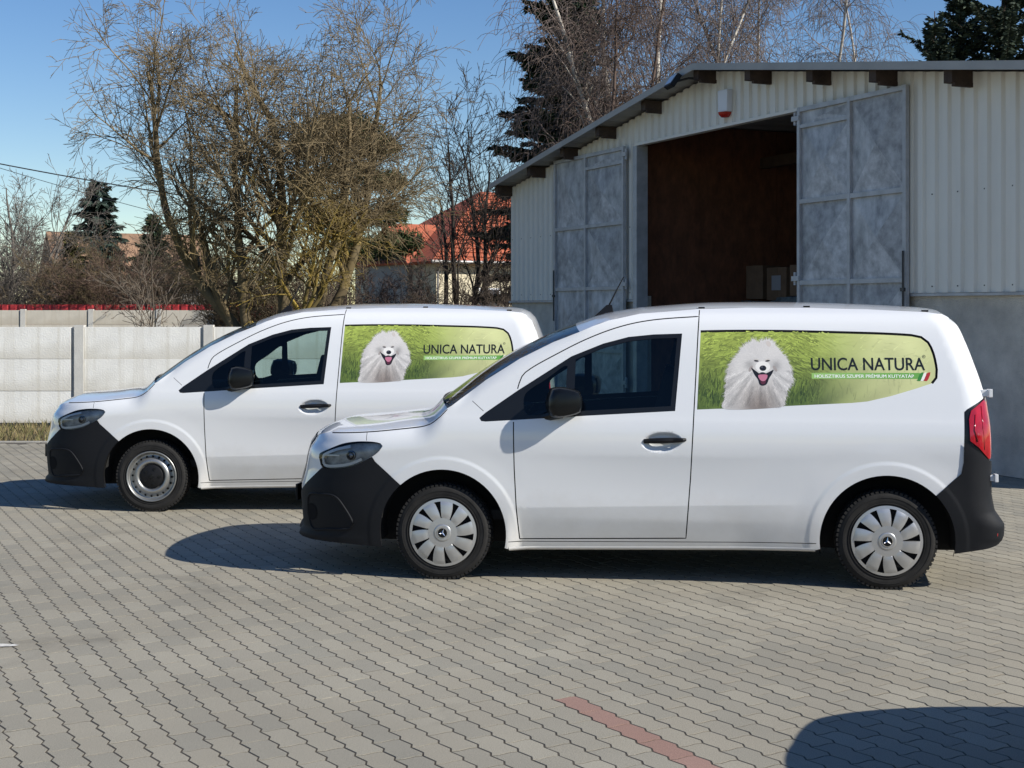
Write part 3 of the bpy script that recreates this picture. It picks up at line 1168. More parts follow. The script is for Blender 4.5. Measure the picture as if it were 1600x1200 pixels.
SEAMS = [dense(DOORSEAM, .03, False), dense(DOORSEAM2[:6], .03, False) + smooth_poly(DOORSEAM2[5:], .03, False)[1:],
         dense([(1.603, 1.664), (1.606, 1.70)], .01, False),
         dense([(-.496, .921), (-.491, .872)], .02, False),
         dense([(.185, 1.128), (.258, 1.066)], .02, False),
         smooth_poly([(u, h - .006) for u, h in HOODLINE], .03, False),
         dense([(.415, .246), (.62, .247), (2.0, .268), (2.31, .274)], .04, False)]
SEAMW = [.0035, .0035, .003, .0018, .0018, .003, .0022]
DEC_EDGE = ribbon(smooth_poly(DECAL[:12], .03, False), .0075)
SEAM_POLYS = [ribbon(s, w) for s, w in zip(SEAMS, SEAMW)]


def bbox(P):
    return (min(p[0] for p in P), max(p[0] for p in P), min(p[1] for p in P), max(p[1] for p in P))


def build_flank():
    pts, edg = [], []

    def loop(P, closed=True):
        k = len(pts)
        pts.extend(P)
        n = len(P)
        for i in range(n if closed else n - 1):
            edg.append((k + i, k + (i + 1) % n))
    dom = dense(DOMAIN, .028)
    loop(dom)
    for P in (dense(TRIM, .03), QGLASS, MGLASS, dense(DECAL, .03), HEADL, DEC_EDGE):
        loop(P)
    for P in SEAM_POLYS:
        loop(P)
    loop(dense(FBUMP[:9], .03, False), False)
    loop(dense(RBUMP[:8], .03, False), False)
    loop(dense(TAIL, .03), True)
    loop(dense(TAILRED, .03), True)
    u = .46
    while u < 2.3:
        for d in (-.012, -.005, .0, .005, .012):
            pts.append((u, CREASE(u) + d))
        u += .024
    for ax in (AXF, AXR):                                   # rings follow the arch lip
        for r in (.408, .424, .440, .452, .460, .468, .476, .484, .492, .505, .525, .550, .575, .597):
            P = arc(ax, -14, 194, 84, r)
            pts.extend([p for p in P if in_poly(p[0], p[1], DOMAIN)])
    for r in (1.02, .96, .88, .78, .66, .52, .36, .18, 0):
        for k in range(max(1, int(40 * r) + 4)):
            a = 2 * math.pi * k / max(1, int(40 * r) + 4)
            pts.append((1.372 + .128 * r * math.cos(a), .886 + .062 * r * math.sin(a) + .06 * .128 * r * math.cos(a)))
    st = .024
    # rows of points, closer together at the nose and the tail where the skin turns
    h = .21
    while h < 1.73:
        a, b = uf_(h), ur_(h)
        for d in (.0025, .008, .017, .03, .048, .072, .10, .13):
            if in_poly(a + d, h, DOMAIN):
                pts.append((a + d, h))
        for d in (.003, .010, .022, .04, .062, .09, .13):
            if in_poly(b - d, h, DOMAIN):
                pts.append((b - d, h))
        u = a + .16
        while u < b - .15:
            if in_poly(u, h, DOMAIN) and min(math.hypot(u - AXF, h - AXH), math.hypot(u - AXR, h - AXH)) > .61 and (u < .45 or u > 2.31 or abs(h - CREASE(u)) > .016):
                pts.append((u + .003 * math.sin(u * 91 + h * 57), h + .003 * math.sin(u * 77 + h * 31)))
            u += st
        h += st if .5 < h < 1.55 or h < .4 else .014
    # extra rows just under bonnet line, screen edge and roof edge
    top_line = smooth_poly(HOODLINE, .025, False)[:-1] + dense(WSEDGE, .025, False) + dense(ROOFEDGE, .025, False)
    for i in range(1, len(top_line) - 1):
        (xa, ya), (x, y), (xb, yb) = top_line[i - 1], top_line[i], top_line[i + 1]
        q = math.hypot(xb - xa, yb - ya)
        nx, ny = (yb - ya) / q, -(xb - xa) / q
        for d in (.003, .009, .018, .03, .045):
            p = (x + nx * d, y + ny * d)
            if in_poly(p[0], p[1], DOMAIN):
                pts.append(p)
    vo, eo, fo, *_ = geometry.delaunay_2d_cdt([Vector(p) for p in pts], edg, [], 0, 1e-5)
    P2 = [tuple(v) for v in vo]
    parts = {}
    regs = [('seam', p) for p in SEAM_POLYS] + [('decal_edge', DEC_EDGE), ('headlight', HEADL), ('qglass', QGLASS), ('mglass', MGLASS),
            ('trim', TRIM), ('decal', DECAL), ('tailred', TAILRED), ('tail', TAIL), ('fbump', FBUMP), ('rbump', RBUMP), ('door', DOOR)]
    regs = [(n, p, bbox(p)) for n, p in regs]
    for f in fo:
        cx = sum(P2[i][0] for i in f) / 3
        cy = sum(P2[i][1] for i in f) / 3
        if not in_poly(cx, cy, dom):
            continue
        name = 'body'
        for n, p, bb in regs:
            if bb[0] <= cx <= bb[1] and bb[2] <= cy <= bb[3] and in_poly(cx, cy, p):
                name = n
                break
        parts.setdefault(name, []).append(f)
    return P2, parts


FL_P, FL_T = build_flank()
FL_S = [S(*p) for p in FL_P]
FL_N = [Snorm(*p) for p in FL_P]


def flank_mesh(name, keys, off=0.0, mirror=False, rev=False):
    """triangles of the given regions, moved off metres outwards along the skin normal"""
    idx = {}
    vv, nn, ff = [], [], []
    for k in keys:
        for f in FL_T.get(k, []):
            g_ = []
            for i in f:
                if i not in idx:
                    idx[i] = len(vv)
                    p = FL_S[i] + FL_N[i] * off
                    n = FL_N[i]
                    if mirror:
                        p = Vector((p.x, -p.y, p.z))
                        n = Vector((n.x, -n.y, n.z))
                    vv.append(p)
                    nn.append(n)
                g_.append(idx[i])
            a, b, c = (vv[i] for i in g_)
            if (b - a).cross(c - a).dot(nn[g_[0]]) < 0:
                g_ = g_[::-1]
            ff.append(g_)
    me = np_mesh(name, [tuple(v) for v in vv], ff, True)
    me.normals_split_custom_set_from_vertices([tuple(n) for n in nn])
    return me


# materials of the vans
M['paint'] = mat('white_car_paint', (.74, .745, .75), .38, spec=.5, coat=1.0)
n_, l_ = M['paint'].node_tree.nodes, M['paint'].node_tree.links
tc_ = n_.new('ShaderNodeTexCoord')
sp_ = n_.new('ShaderNodeSeparateXYZ')
l_.new(tc_.outputs['Object'], sp_.inputs[0])
nz_ = n_.new('ShaderNodeTexNoise')
nz_.inputs['Scale'].default_value = 5
nz_.inputs['Detail'].default_value = 8
nz_.inputs['Roughness'].default_value = .7
l_.new(tc_.outputs['Object'], nz_.inputs['Vector'])
ad_ = n_.new('ShaderNodeMath')
ad_.operation = 'MULTIPLY_ADD'
ad_.inputs[1].default_value = .42
l_.new(nz_.outputs['Fac'], ad_.inputs[0])
l_.new(sp_.outputs['Z'], ad_.inputs[2])
mr_ = n_.new('ShaderNodeMapRange')
mr_.inputs[1].default_value, mr_.inputs[2].default_value = .42, .78
mr_.inputs[3].default_value, mr_.inputs[4].default_value = .38, .0
l_.new(ad_.outputs[0], mr_.inputs[0])
mx_ = n_.new('ShaderNodeMix')
mx_.data_type = 'RGBA'
mx_.inputs['A'].default_value = (.74, .745, .75, 1)
mx_.inputs['B'].default_value = (.42, .38, .31, 1)
l_.new(mr_.outputs[0], mx_.inputs['Factor'])
l_.new(mx_.outputs['Result'], n_['Principled BSDF'].inputs['Base Color'])
M['bumper'] = mat('bumper_plastic', (.0095, .0105, .013), .62, spec=.2, bump=.12, bscale=900)
M['gapblack'] = mat('panel_gap', (.012, .012, .013), .9, spec=.1)
M['gloss_black'] = mat('gloss_black', (.006, .007, .008), .28, spec=.35)
M['trimblack'] = mat('window_trim', (.008, .009, .011), .35, spec=.4)
M['rubber'] = mat('tyre_rubber', (.022, .021, .020), .8, spec=.25, var=.25, scale=14, bump=.1, bscale=200)
M['silver'] = mat('silver_wheel', (.50, .50, .495), .33, metal=.6, spec=.5)
M['steel'] = mat('painted_steel_wheel', (.36, .36, .35), .38, metal=.8)
M['chrome'] = mat('chrome', (.75, .75, .76), .12, metal=1.0)
M['darkchrome'] = mat('dark_chrome', (.16, .17, .19), .2, metal=1.0)
M['glass'] = glass_mat('tinted_glass', (.62, .73, .71), 1.45)
M['wsglass'] = glass_mat('windscreen_glass', (.82, .90, .87), 1.65)
M['lens'] = glass_mat('clear_lens', (.90, .92, .94), 1.4)
M['housing'] = mat('lamp_housing', (.40, .40, .39), .35, spec=.5, metal=.1, var=.45, scale=14)
M['drl'] = mat('light_guide', (.85, .85, .83), .25)
M['redlens'] = mat('red_lamp', (.36, .006, .012), .12, spec=.6, coat=.5, var=.35, scale=18, stretch=(1, 1, .3))
M['inner'] = mat('cabin_trim', (.022, .023, .025), .85)
M['seat'] = mat('seat_fabric', (.018, .018, .02), .95)
M['print'] = attr_mat('vinyl_print', rough=.35, coat=.3)
M['underbody'] = mat('underbody', (.01, .01, .01), .95)

# ---- the strip that closes nose, bonnet, screen, roof and tail between the two flanks
LOOPS = []


def add_loop(P, b0, b1, part, n0=2.2, seg=.035, smooth=True):
    Q = smooth_poly(P, seg, False) if smooth else dense(P, seg, False)
    k = len(Q)
    for i, p in enumerate(Q):
        t = i / (k - 1)
        LOOPS.append((p, (b0[0] + (b1[0] - b0[0]) * t, b0[1] + (b1[1] - b0[1]) * t), n0, part))


add_loop([(-.85, .221), (-1.0, .224)] + FRONT[:7], (-.10, 0), (-.10, 0), 'front_bumper', smooth=False)
add_loop(FRONT[6:], (-.10, 0), (-.085, .01), 'front_panel')
add_loop([FRONT[-1]] + HOODLEAD, (-.085, .012), (-.05, .045), 'bonnet')
add_loop(HOODLINE, (-.05, .045), (-.13, .052), 'bonnet')
add_loop([HOODLINE[-1], WSEDGE[0]], (-.13, .03), (-.14, .012), 'cowl', smooth=False)
add_loop(WSEDGE, (-.15, .025), (-.065, .052), 'windscreen')
add_loop([WSEDGE[-1]] + ROOFEDGE[:3], (-.065, .052), (-.01, .042), 'roof')
add_loop(ROOFEDGE[2:], (-.01, .042), (.02, .032), 'roof')
add_loop([ROOFEDGE[-1]] + REAR[:10], (.02, .03), (.045, 0), 'rear_door')
add_loop(REAR[9:] + [(3.33, .262)], (.045, 0), (.04, 0), 'rear_bumper', smooth=False)
NT = 28


def bridge_mesh(part, tmin=-1.0, tmax=1.0, off=0.0):
    rows = []
    for (u, h), b, n, pt in LOOPS:
        if pt != part:
            continue
        yb = HALF - inset(u, h)
        row = []
        for k in range(NT + 1):
            t = tmin + (tmax - tmin) * k / NT
            c = 1 - abs(t) ** n
            row.append((u + b[0] * c, t * yb, h + b[1] * c))
        rows.append(row)
    V = np.array(rows).reshape(-1, 3)
    m = NT + 1
    F = []
    for i in range(len(rows) - 1):
        if math.dist(rows[i][0], rows[i + 1][0]) < 1e-6:
            continue
        for k in range(NT):
            F.append((i * m + k, (i + 1) * m + k, (i + 1) * m + k + 1, i * m + k + 1))
    me = np_mesh(part, V, F, True)
    bm = bmesh.new()
    bm.from_mesh(me)
    bmesh.ops.remove_doubles(bm, verts=bm.verts, dist=1e-5)
    bmesh.ops.recalc_face_normals(bm, faces=bm.faces)
    bm.faces.ensure_lookup_table()
    if off:
        bm.normal_update()
        for v in bm.verts:
            v.co += v.normal * off
    bm.to_mesh(me)
    bm.free()
    return me


# ---- print on the side panel: dog in tall grass, name, green bar, tricolour swoosh
# drawing units: about one millimetre, x to the rear, y down, origin at the top front of the picture


def dec(x, y):
    """drawing units to flank coordinates"""
    u = 1.572 + x * .000983
    h = 1.6355 - y * .000985 + (x - 800) * .0000045
    return u, h


def prn(x, y, off):
    u, h = dec(x, y)
    return S(u, h, off * .35)


def grass_colour(x, y, q):
    fx, fy = x / 1540, y / 560
    dark = np.array(srgb(72, 92, 40))
    mid_ = np.array(srgb(132, 150, 62))
    yel = np.array(srgb(174, 188, 88))
    pale = np.array(srgb(216, 218, 156))
    a = sm((fy - .15) / .75)
    c = yel * (1 - a) + dark * a
    c = c * (1 - .45 * q) + mid_ * .45 * q
    w = sm((fx - .42) / .42)
    c = c * (1 - w) + (pale * (1 - .22 * fy) + dark * .10 * fy) * w
    return c


def build_print(with_text):
    rq = random.Random(11)
    V, F, C = [], [], []

    def tri(pts3, c):
        k = len(V)
        V.extend(tuple(p) for p in pts3)
        F.append((k, k + 1, k + 2))
        C.extend([tuple(c)] * 3)

    def inside(x, y):
        return in_poly(*dec(x, y), DECAL)
    DOGP = [(375, 118), (470, 120), (545, 200), (603, 320), (585, 410), (532, 560), (195, 560), (196, 420), (235, 252), (292, 182)]
    # blades of grass and ears, bending right
    for k in range(5200):
        x = rq.uniform(20, 1530)
        y = rq.uniform(60, 565)
        L = rq.uniform(25, 80)
        q = rq.random()
        an = math.radians(rq.gauss(-78, 12) if y > 300 else rq.gauss(-20, 20))
        if 580 < x < 900 and y < 360:
            an = math.radians(rq.gauss(32, 12))
            L *= 1.4
        x2, y2 = x + L * math.cos(an), y + L * math.sin(an)
        w = rq.uniform(1.2, 4.0) * (1.5 if y < 300 else 1)
        if x > 800 and rq.random() < .9 or in_poly(x, y, DOGP):
            continue
        if not (inside(x - 4, y) and inside(x + 4, y) and inside(x2, y2)):
            continue
        vr = .42 if x < 760 else .16
        c = grass_colour(x, y, q) * rq.uniform(1 - vr, 1 + vr)
        if rq.random() < .25 and x < 760:
            c = grass_colour(x, y, 0) * .45 + np.array(srgb(40, 60, 20)) * .3
        o_ = .0016 + .0004 * q
        nx, ny = -math.sin(an) * w, math.cos(an) * w
        tri((prn(x + nx, y + ny, o_), prn(x - nx, y - ny, o_), prn(x2, y2, o_)), np.clip(c, 0, 1))
    # the dog: fur strokes
    DOG = smooth_poly([(375, 118), (400, 138), (440, 122), (470, 120), (500, 148), (545, 200), (585, 255), (603, 320), (608, 385), (585, 410), (572, 455), (555, 505), (532, 537), (195, 551), (192, 480), (196, 420), (202, 350), (212, 300), (235, 252), (270, 218), (292, 182), (322, 152), (350, 138)], 14)
    cen = (405, 330)

    def fur_colour(x, y):
        white = np.array(srgb(222, 217, 212))
        grey = np.array(srgb(160, 149, 140))
        warm = np.array(srgb(128, 114, 104))
        a = sm((y - 300) / 190) * math.exp(-((x - 400) / 125) ** 2)
        b = sm((y - 430) / 110) * math.exp(-((x - 400) / 110) ** 2)
        c = white * (1 - .9 * a) + grey * .9 * a
        c = c * (1 - .6 * b) + warm * .6 * b
        ring = math.exp(-(((x - 350) / 26) ** 2 + ((y - 275) / 26) ** 2)) + math.exp(-(((x - 505) / 26) ** 2 + ((y - 280) / 30) ** 2))
        side = math.exp(-((x - 215) / 40) ** 2) * .18
        return c * (1 - .42 * min(1, ring)) * (1 - side)
    gp = [Vector(p) for p in DOG] + [Vector((x, y)) for x in range(200, 610, 16) for y in range(125, 545, 16) if in_poly(x, y, DOG)]
    vo, _, fo, *_ = geometry.delaunay_2d_cdt(gp, [(i, (i + 1) % len(DOG)) for i in range(len(DOG))], [], 1, 1e-4)
    k = len(V)
    V.extend(tuple(prn(p.x, p.y, .0024)) for p in vo)
    C.extend([tuple(fur_colour(p.x, p.y) * .93) for p in vo])
    for f in fo:
        if in_poly(sum(vo[i].x for i in f) / 3, sum(vo[i].y for i in f) / 3, DOG):
            F.append(tuple(k + i for i in f))
    for q in range(8500):
        x, y = rq.uniform(185, 615), rq.uniform(112, 552)
        if not in_poly(x, y, DOG):
            continue
        dx, dy = x - 425, y - 262
        an = math.atan2(dy + .25 * abs(dx), dx) + rq.gauss(0, .28)
        edge = math.hypot(dx, dy)
        L = rq.uniform(14, 34) if edge > 60 else rq.uniform(6, 14)
        if y > 515:
            L *= .4
        w = rq.uniform(.8, 1.9)
        x2, y2 = x + L * math.cos(an), y + L * math.sin(an)
        if y2 > 546 or 370 < x < 485 and 280 < y < 405:
            continue
        c = np.clip(fur_colour(x, y) * (rq.uniform(.74, 1.12) * (1 - .20 * math.sin(math.atan2(y - 262, x - 425) * 19 + math.hypot(x - 425, y - 262) * .012) - .10 * math.sin(math.atan2(y - 262, x - 425) * 43)) if y > 310 else rq.uniform(.90, 1.06)), 0, .9)
        nx, ny = -math.sin(an) * w, math.cos(an) * w
        o_ = rq.uniform(.0027, .0034)
        tri((prn(x + nx, y + ny, o_), prn(x - nx, y - ny, o_), prn(x2, y2, o_)), c)

    def fill(P, c, o_):
        k = len(V)
        cx, cy = sum(p[0] for p in P) / len(P), sum(p[1] for p in P) / len(P)
        V.extend(tuple(prn(x, y, o_)) for x, y in [(cx, cy)] + P)
        C.extend([tuple(c)] * (len(P) + 1))
        for i in range(len(P)):
            F.append((k, k + 1 + i, k + 1 + (i + 1) % len(P)))

    def oval(cx, cy, rx, ry, c, o_, a=0.0):
        fill([(cx + rx * math.cos(t) * math.cos(a) - ry * math.sin(t) * math.sin(a), cy + rx * math.cos(t) * math.sin(a) + ry * math.sin(t) * math.cos(a))
              for t in [2 * math.pi * i / 18 for i in range(18)]], c, o_)
    dk = srgb(28, 24, 24)
    oval(427, 288, 46, 34, srgb(236, 232, 226), .0037)
    oval(352, 300, 10, 22, srgb(168, 158, 152), .0036, .5)
    oval(503, 300, 10, 22, srgb(168, 158, 152), .0036, -.5)
    fill(smooth_poly([(354, 292), (376, 318), (398, 330), (425, 322), (452, 330), (478, 318), (494, 306), (484, 332), (466, 360), (450, 396), (425, 406), (406, 398), (396, 368), (374, 336)], 6), dk, .0039)
    fill(smooth_poly([(398, 342), (425, 336), (455, 340), (448, 366), (430, 378), (410, 370)], 6), srgb(196, 120, 142), .0041)
    fill(smooth_poly([(412, 374), (428, 382), (446, 372), (440, 392), (424, 398), (414, 390)], 6), srgb(90, 40, 52), .0042)
    oval(428, 297, 21, 17, srgb(30, 29, 32), .0043)
    oval(422, 290, 7, 4, srgb(92, 92, 98), .0045)
    for cx, a in ((388, .12), (458, -.12)):
        oval(cx, 252, 15, 5, srgb(40, 33, 30), .0040, a)
        oval(cx, 243, 19, 4, srgb(205, 198, 190), .0039, a)
    oval(465, 145, 14, 20, srgb(206, 196, 188), .0036, -.5)
    if with_text:
        bar_l, bar_d = np.array(srgb(150, 192, 104)), np.array(srgb(104, 164, 72))
        n = 24
        for i in range(n):
            xa, xb = 728 + 660 * i / n, 728 + 660 * (i + 1) / n
            c = bar_l * (1 - i / n) + bar_d * i / n
            k = len(V)
            V.extend(tuple(prn(x, y, .0022)) for x, y in ((xa, 326), (xb, 326), (xb, 362), (xa, 362)))
            C.extend([tuple(c)] * 4)
            F.append((k, k + 1, k + 2))
            F.append((k, k + 2, k + 3))
        # waving tricolour at the end of the bar
        def wave_(x0, x1, c):
            P = [(x0 + 14, 330), (x0 + 26, 323), (x1 + 16, 322), (x1 + 12, 340), (x1 + 2, 362), (x1 - 8, 376), (x0 - 6, 374), (x0 + 4, 352)]
            fill(P, c, .0030)
        wave_(1374, 1394, srgb(58, 130, 52))
        wave_(1396, 1412, srgb(240, 238, 228))
        wave_(1414, 1436, srgb(176, 42, 44))

        def text(body, x0, x1, base, cap, c, o_, bold=0.0):
            cu = bpy.data.curves.new('txt', 'FONT')
            cu.body = body
            cu.size = 1.0
            cu.offset = bold
            cu.resolution_u = 6
            to = bpy.data.objects.new('txt', cu)
            col.objects.link(to)
            dg = bpy.context.evaluated_depsgraph_get()
            ev = to.evaluated_get(dg)
            me = ev.to_mesh()
            me.calc_loop_triangles()
            co = [v.co.copy() for v in me.vertices]
            tris = [t.vertices[:] for t in me.loop_triangles]
            ev.to_mesh_clear()
            bpy.data.objects.remove(to)
            bpy.data.curves.remove(cu)
            mnx, mxx = min(p.x for p in co), max(p.x for p in co)
            cy = 0.729 if True else 1
            k = len(V)
            for p in co:
                x = x0 + (p.x - mnx) / (mxx - mnx) * (x1 - x0)
                y = base - p.y / cy * cap
                V.append(tuple(prn(x, y, o_)))
                C.append(tuple(c))
            for t in tris:
                F.append((k + t[0], k + t[1], k + t[2]))
        text('UNICA NATURA', 725, 1418, 309, 80, srgb(22, 24, 20), .0032)
        text('UNICA NATURA', 727.5, 1420.5, 309.5, 80, srgb(22, 24, 20), .0033)
        text('UNICA NATURA', 726, 1419, 307.5, 80, srgb(22, 24, 20), .0031)
        text('HOLISZTIKUS SZUPER PR\u00c9MIUM KUTYAT\u00c1P', 746, 1350, 356, 21, srgb(244, 246, 238), .0034)
        text('HOLISZTIKUS SZUPER PR\u00c9MIUM KUTYAT\u00c1P', 747.2, 1351.2, 356, 21, srgb(244, 246, 238), .0035)
        # registered mark
        for i in range(20):
            a, b = 2 * math.pi * i / 20, 2 * math.pi * (i + 1) / 20
            k = len(V)
            for an, r in ((a, 10), (b, 10), (b, 8), (a, 8)):
                V.append(tuple(prn(1416 + r * math.cos(an), 226 + r * math.sin(an), .0032)))
                C.append(srgb(60, 62, 50))
            F.append((k, k + 1, k + 2))
            F.append((k, k + 2, k + 3))
        text('R', 1412, 1420, 231, 10, srgb(60, 62, 50), .0034)
    Fa = np.array(F)
    Va = np.array(V, dtype=np.float32)
    # all triangles face outwards (-y)
    n = np.cross(Va[Fa[:, 1]] - Va[Fa[:, 0]], Va[Fa[:, 2]] - Va[Fa[:, 0]])
    Fa[n[:, 1] > 0] = Fa[n[:, 1] > 0][:, ::-1]
    me = np_mesh('side_print', Va, Fa, True)
    set_col(me, C)
    zs = np.linspace(1.05, 1.60, 40)
    tab = np.array([Snorm(2.3, float(z))[:] for z in zs])
    nn = np.stack([np.interp(Va[:, 2], zs, tab[:, i]) for i in range(3)], 1)
    me.normals_split_custom_set_from_vertices(nn.tolist())
    return me


def decal_base_mesh(mirror):
    me = flank_mesh('side_decal', ['decal'], 0.0, mirror)
    rq = random.Random(5)
    cols_ = []
    for v in me.vertices:
        x = (v.co.x - 1.572) / .000983
        y = (1.6355 - v.co.z) / .000985
        b = .5 + .5 * math.sin(x * .021 + 2.2 * math.sin(y * .013)) * math.sin(y * .017 + x * .006)
        w = sm((x - 650) / 250)
        cols_.append(grass_colour(x, y, b) * ((.72 + .5 * b) * (1 - w) + (.9 + .18 * b) * w))
    set_col(me, np.clip(cols_, 0, 1))
    return me


# ---- wheels
def tyre_mesh():
    mb = MB()
    prof = [(.205, -.075), (.212, -.088), (.225, -.094), (.25, -.098), (.272, -.097), (.288, -.089), (.296, -.076), (.2985, -.06),
            (.2985, .06), (.296, .076), (.288, .089), (.272, .097), (.25, .098), (.225, .094), (.205, .075)]
    mb.lathe(prof, 72)
    # tread blocks and shoulder lugs
    N = 64
    for k in range(N):
        a = 2 * math.pi * k / N
        Mx = Matrix.Rotation(-a, 4, 'Y')
        for y0, y1, sk in ((-.090, -.050, .0), (-.042, -.004, .5), (.004, .042, 0), (.050, .090, .5)):
            da = sk * 2 * math.pi / N
            My = Matrix.Rotation(-a - da, 4, 'Y')
            r_in = .285 if abs(y0 + y1) / 2 > .06 else .296
            mb.box((r_in, y0, -.0095), (.3045 if abs(y0 + y1) / 2 < .06 else .3015, y1, .0095), My)
    # raised rings on the side wall
    for r in (.228, .262):
        mb.lathe([(r - .003, -.0935), (r - .002, -.1), (r + .002, -.1), (r + .003, -.0935)], 60)
    return mb.mesh('tyre', smooth='auto')


def barrel_mesh():
    return MB().lathe([(.20, .09), (.205, .06), (.185, .03), (.18, -.04), (.19, -.07), (.207, -.078), (.211, -.084)], 48).mesh('rim', smooth=True)


def hubcap_mesh():
    mb = MB()
    ry = lambda r: -.100 - .016 * (1 - (r / .213) ** 2)      # shallow dome
    RO, RI = .196, .093
    nr = 8

    def band(r0, r1, n=72, k=3):
        for i in range(n):
            a0, a1 = 2 * math.pi * i / n, 2 * math.pi * (i + 1) / n
            for j in range(k):
                ra, rb = r0 + (r1 - r0) * j / k, r0 + (r1 - r0) * (j + 1) / k
                mb.add([(r * math.cos(a), ry(r), r * math.sin(a)) for r, a in ((ra, a0), (rb, a0), (rb, a1), (ra, a1))], [(0, 1, 2, 3)])
    band(RO, .2135, 80, 2)
    band(.055, RI, 60, 3)
    mb.lathe([(.2135, ry(.2135)), (.2135, ry(.2135) + .016)], 80)
    NBL = 10
    for b in range(NBL):
        base = 2 * math.pi * b / NBL + .11
        step = 2 * math.pi / NBL
        L, Rr_ = [], []
        for j in range(nr + 1):
            r = RI + (RO - RI) * j / nr
            slot = math.radians(3.6 + 9.4 * (j / nr) ** 1.1) * (1 if 0 < j < nr else 1)
            L.append((r, base + slot))
            Rr_.append((r, base + step))
        na = 6
        for j in range(nr):
            for q in range(na):
                vs4 = []
                for (r, a0), (_, a1), t in ((L[j], Rr_[j], q / na), (L[j + 1], Rr_[j + 1], q / na), (L[j + 1], Rr_[j + 1], (q + 1) / na), (L[j], Rr_[j], (q + 1) / na)):
                    a = a0 + (a1 - a0) * t
                    lift = .0035 * math.sin(math.pi * t) + .004 * t      # blades slightly twisted
                    vs4.append((r * math.cos(a), ry(r) - lift * min(1, 4 * (r - RI) / (RO - RI)) * min(1, 6 * (RO - r) / (RO - RI) + .15), r * math.sin(a)))
                mb.add(vs4, [(0, 1, 2, 3)])
        # side walls of the slot
        for P in (L, Rr_):
            for j in range(nr):
                (ra, aa), (rb, ab) = P[j], P[j + 1]
                mb.add([(ra * math.cos(aa), ry(ra), ra * math.sin(aa)), (rb * math.cos(ab), ry(rb), rb * math.sin(ab)),
                        (rb * math.cos(ab), ry(rb) + .016, rb * math.sin(ab)), (ra * math.cos(aa), ry(ra) + .016, ra * math.sin(aa))], [(0, 1, 2, 3)])
    me = mb.mesh('hubcap', recalc=False)
    bm = bmesh.new()
    bm.from_mesh(me)
    bmesh.ops.remove_doubles(bm, verts=bm.verts, dist=1e-5)
    bmesh.ops.recalc_face_normals(bm, faces=bm.faces)
    bm.to_mesh(me)
    bm.free()
    me.polygons.foreach_set('use_smooth', [True] * len(me.polygons))
    me.set_sharp_from_angle(angle=math.radians(30))
    return me


def emblem_mesh():
    mb = MB()
    y = -.1180
    mb.lathe([(.029, y), (.0295, y - .003), (.033, y - .003), (.0335, y)], 40)
    for k in range(3):
        a = math.pi / 2 + k * 2 * math.pi / 3
        tip = (.030 * math.cos(a), y - .001, .030 * math.sin(a))
        s = .0062
        l_ = (s * math.cos(a + math.pi / 3), y - .001, s * math.sin(a + math.pi / 3))
        r_ = (s * math.cos(a - math.pi / 3), y - .001, s * math.sin(a - math.pi / 3))
        c_ = (0, y - .006, 0)
        mb.add([tip, l_, r_, c_], [(0, 1, 3), (0, 3, 2)])
    return mb.mesh('emblem', recalc=False)


def steel_mesh():
    mb = MB()
    mb.lathe([(.213, -.090), (.212, -.101), (.206, -.104), (.200, -.097), (.194, -.070), (.186, -.060), (.172, -.062), (.158, -.072), (.148, -.082),
              (.135, -.094), (.122, -.096), (.112, -.088), (.106, -.072), (.04, -.068)], 72)
    return mb.mesh('steel_disc', smooth=True)


def steel_holes_mesh():
    mb = MB()
    for k in range(20):
        a = 2 * math.pi * k / 20
        n = 10
        c = (.168 * math.cos(a), .168 * math.sin(a))
        mb.add([(c[0] + .0095 * math.cos(2 * math.pi * i / n), -.0735 + (.168 - math.hypot(c[0] + .0095 * math.cos(2 * math.pi * i / n), c[1] + .0095 * math.sin(2 * math.pi * i / n))) * -.55, c[1] + .0095 * math.sin(2 * math.pi * i / n)) for i in range(n)],
               [tuple(range(n))])
    return mb.mesh('vent_holes')


def steel_cap_mesh():
    mb = MB()
    mb.lathe([(.100, -.076), (.099, -.084), (.09, -.089), (.05, -.092), (.03, -.098), (.0, -.099)], 40)
    return mb.mesh('centre_cap', smooth=True)


def steel_lugs_mesh():
    mb = MB()
    for k in range(5):
        a = 2 * math.pi * k / 5 + .3
        Mx = Matrix.Rotation(-a, 4, 'Y')
        mb.box((.052, -.0955, -.008), (.076, -.088, .008), Mx)
    mb.lathe([(.0, -.1035), (.016, -.103), (.018, -.098)], 20)
    return mb.mesh('lug_covers')


W_ME = dict(tyre=tyre_mesh(), rim=barrel_mesh(), hubcap=hubcap_mesh(), emblem=emblem_mesh(), steel=steel_mesh(), holes=steel_holes_mesh(), cap=steel_cap_mesh(), lugs=steel_lugs_mesh())
W_ME['hub_back'] = MB().lathe([(.0, -.085), (.2, -.082), (.208, -.08)], 40).mesh('hub_back')
W_ME['hub_disc'] = MB().lathe([(.0, -.1172), (.029, -.1172)], 32).mesh('emblem_disc')
W_ME['hub_plate'] = MB().lathe([(.0, -.1165), (.03, -.1165), (.044, -.1185), (.052, -.1175), (.056, -.112)], 40).mesh('hub_plate', smooth=True)
W_MAT = dict(tyre='rubber', rim='steel', hubcap='silver', emblem='chrome', steel='steel', holes='gapblack', cap='black_plastic', lugs='gloss_black', hub_back='gapblack', hub_disc='gloss_black', hub_plate='silver')
for k_, me_ in W_ME.items():
    me_.materials.append(M[W_MAT[k_]])


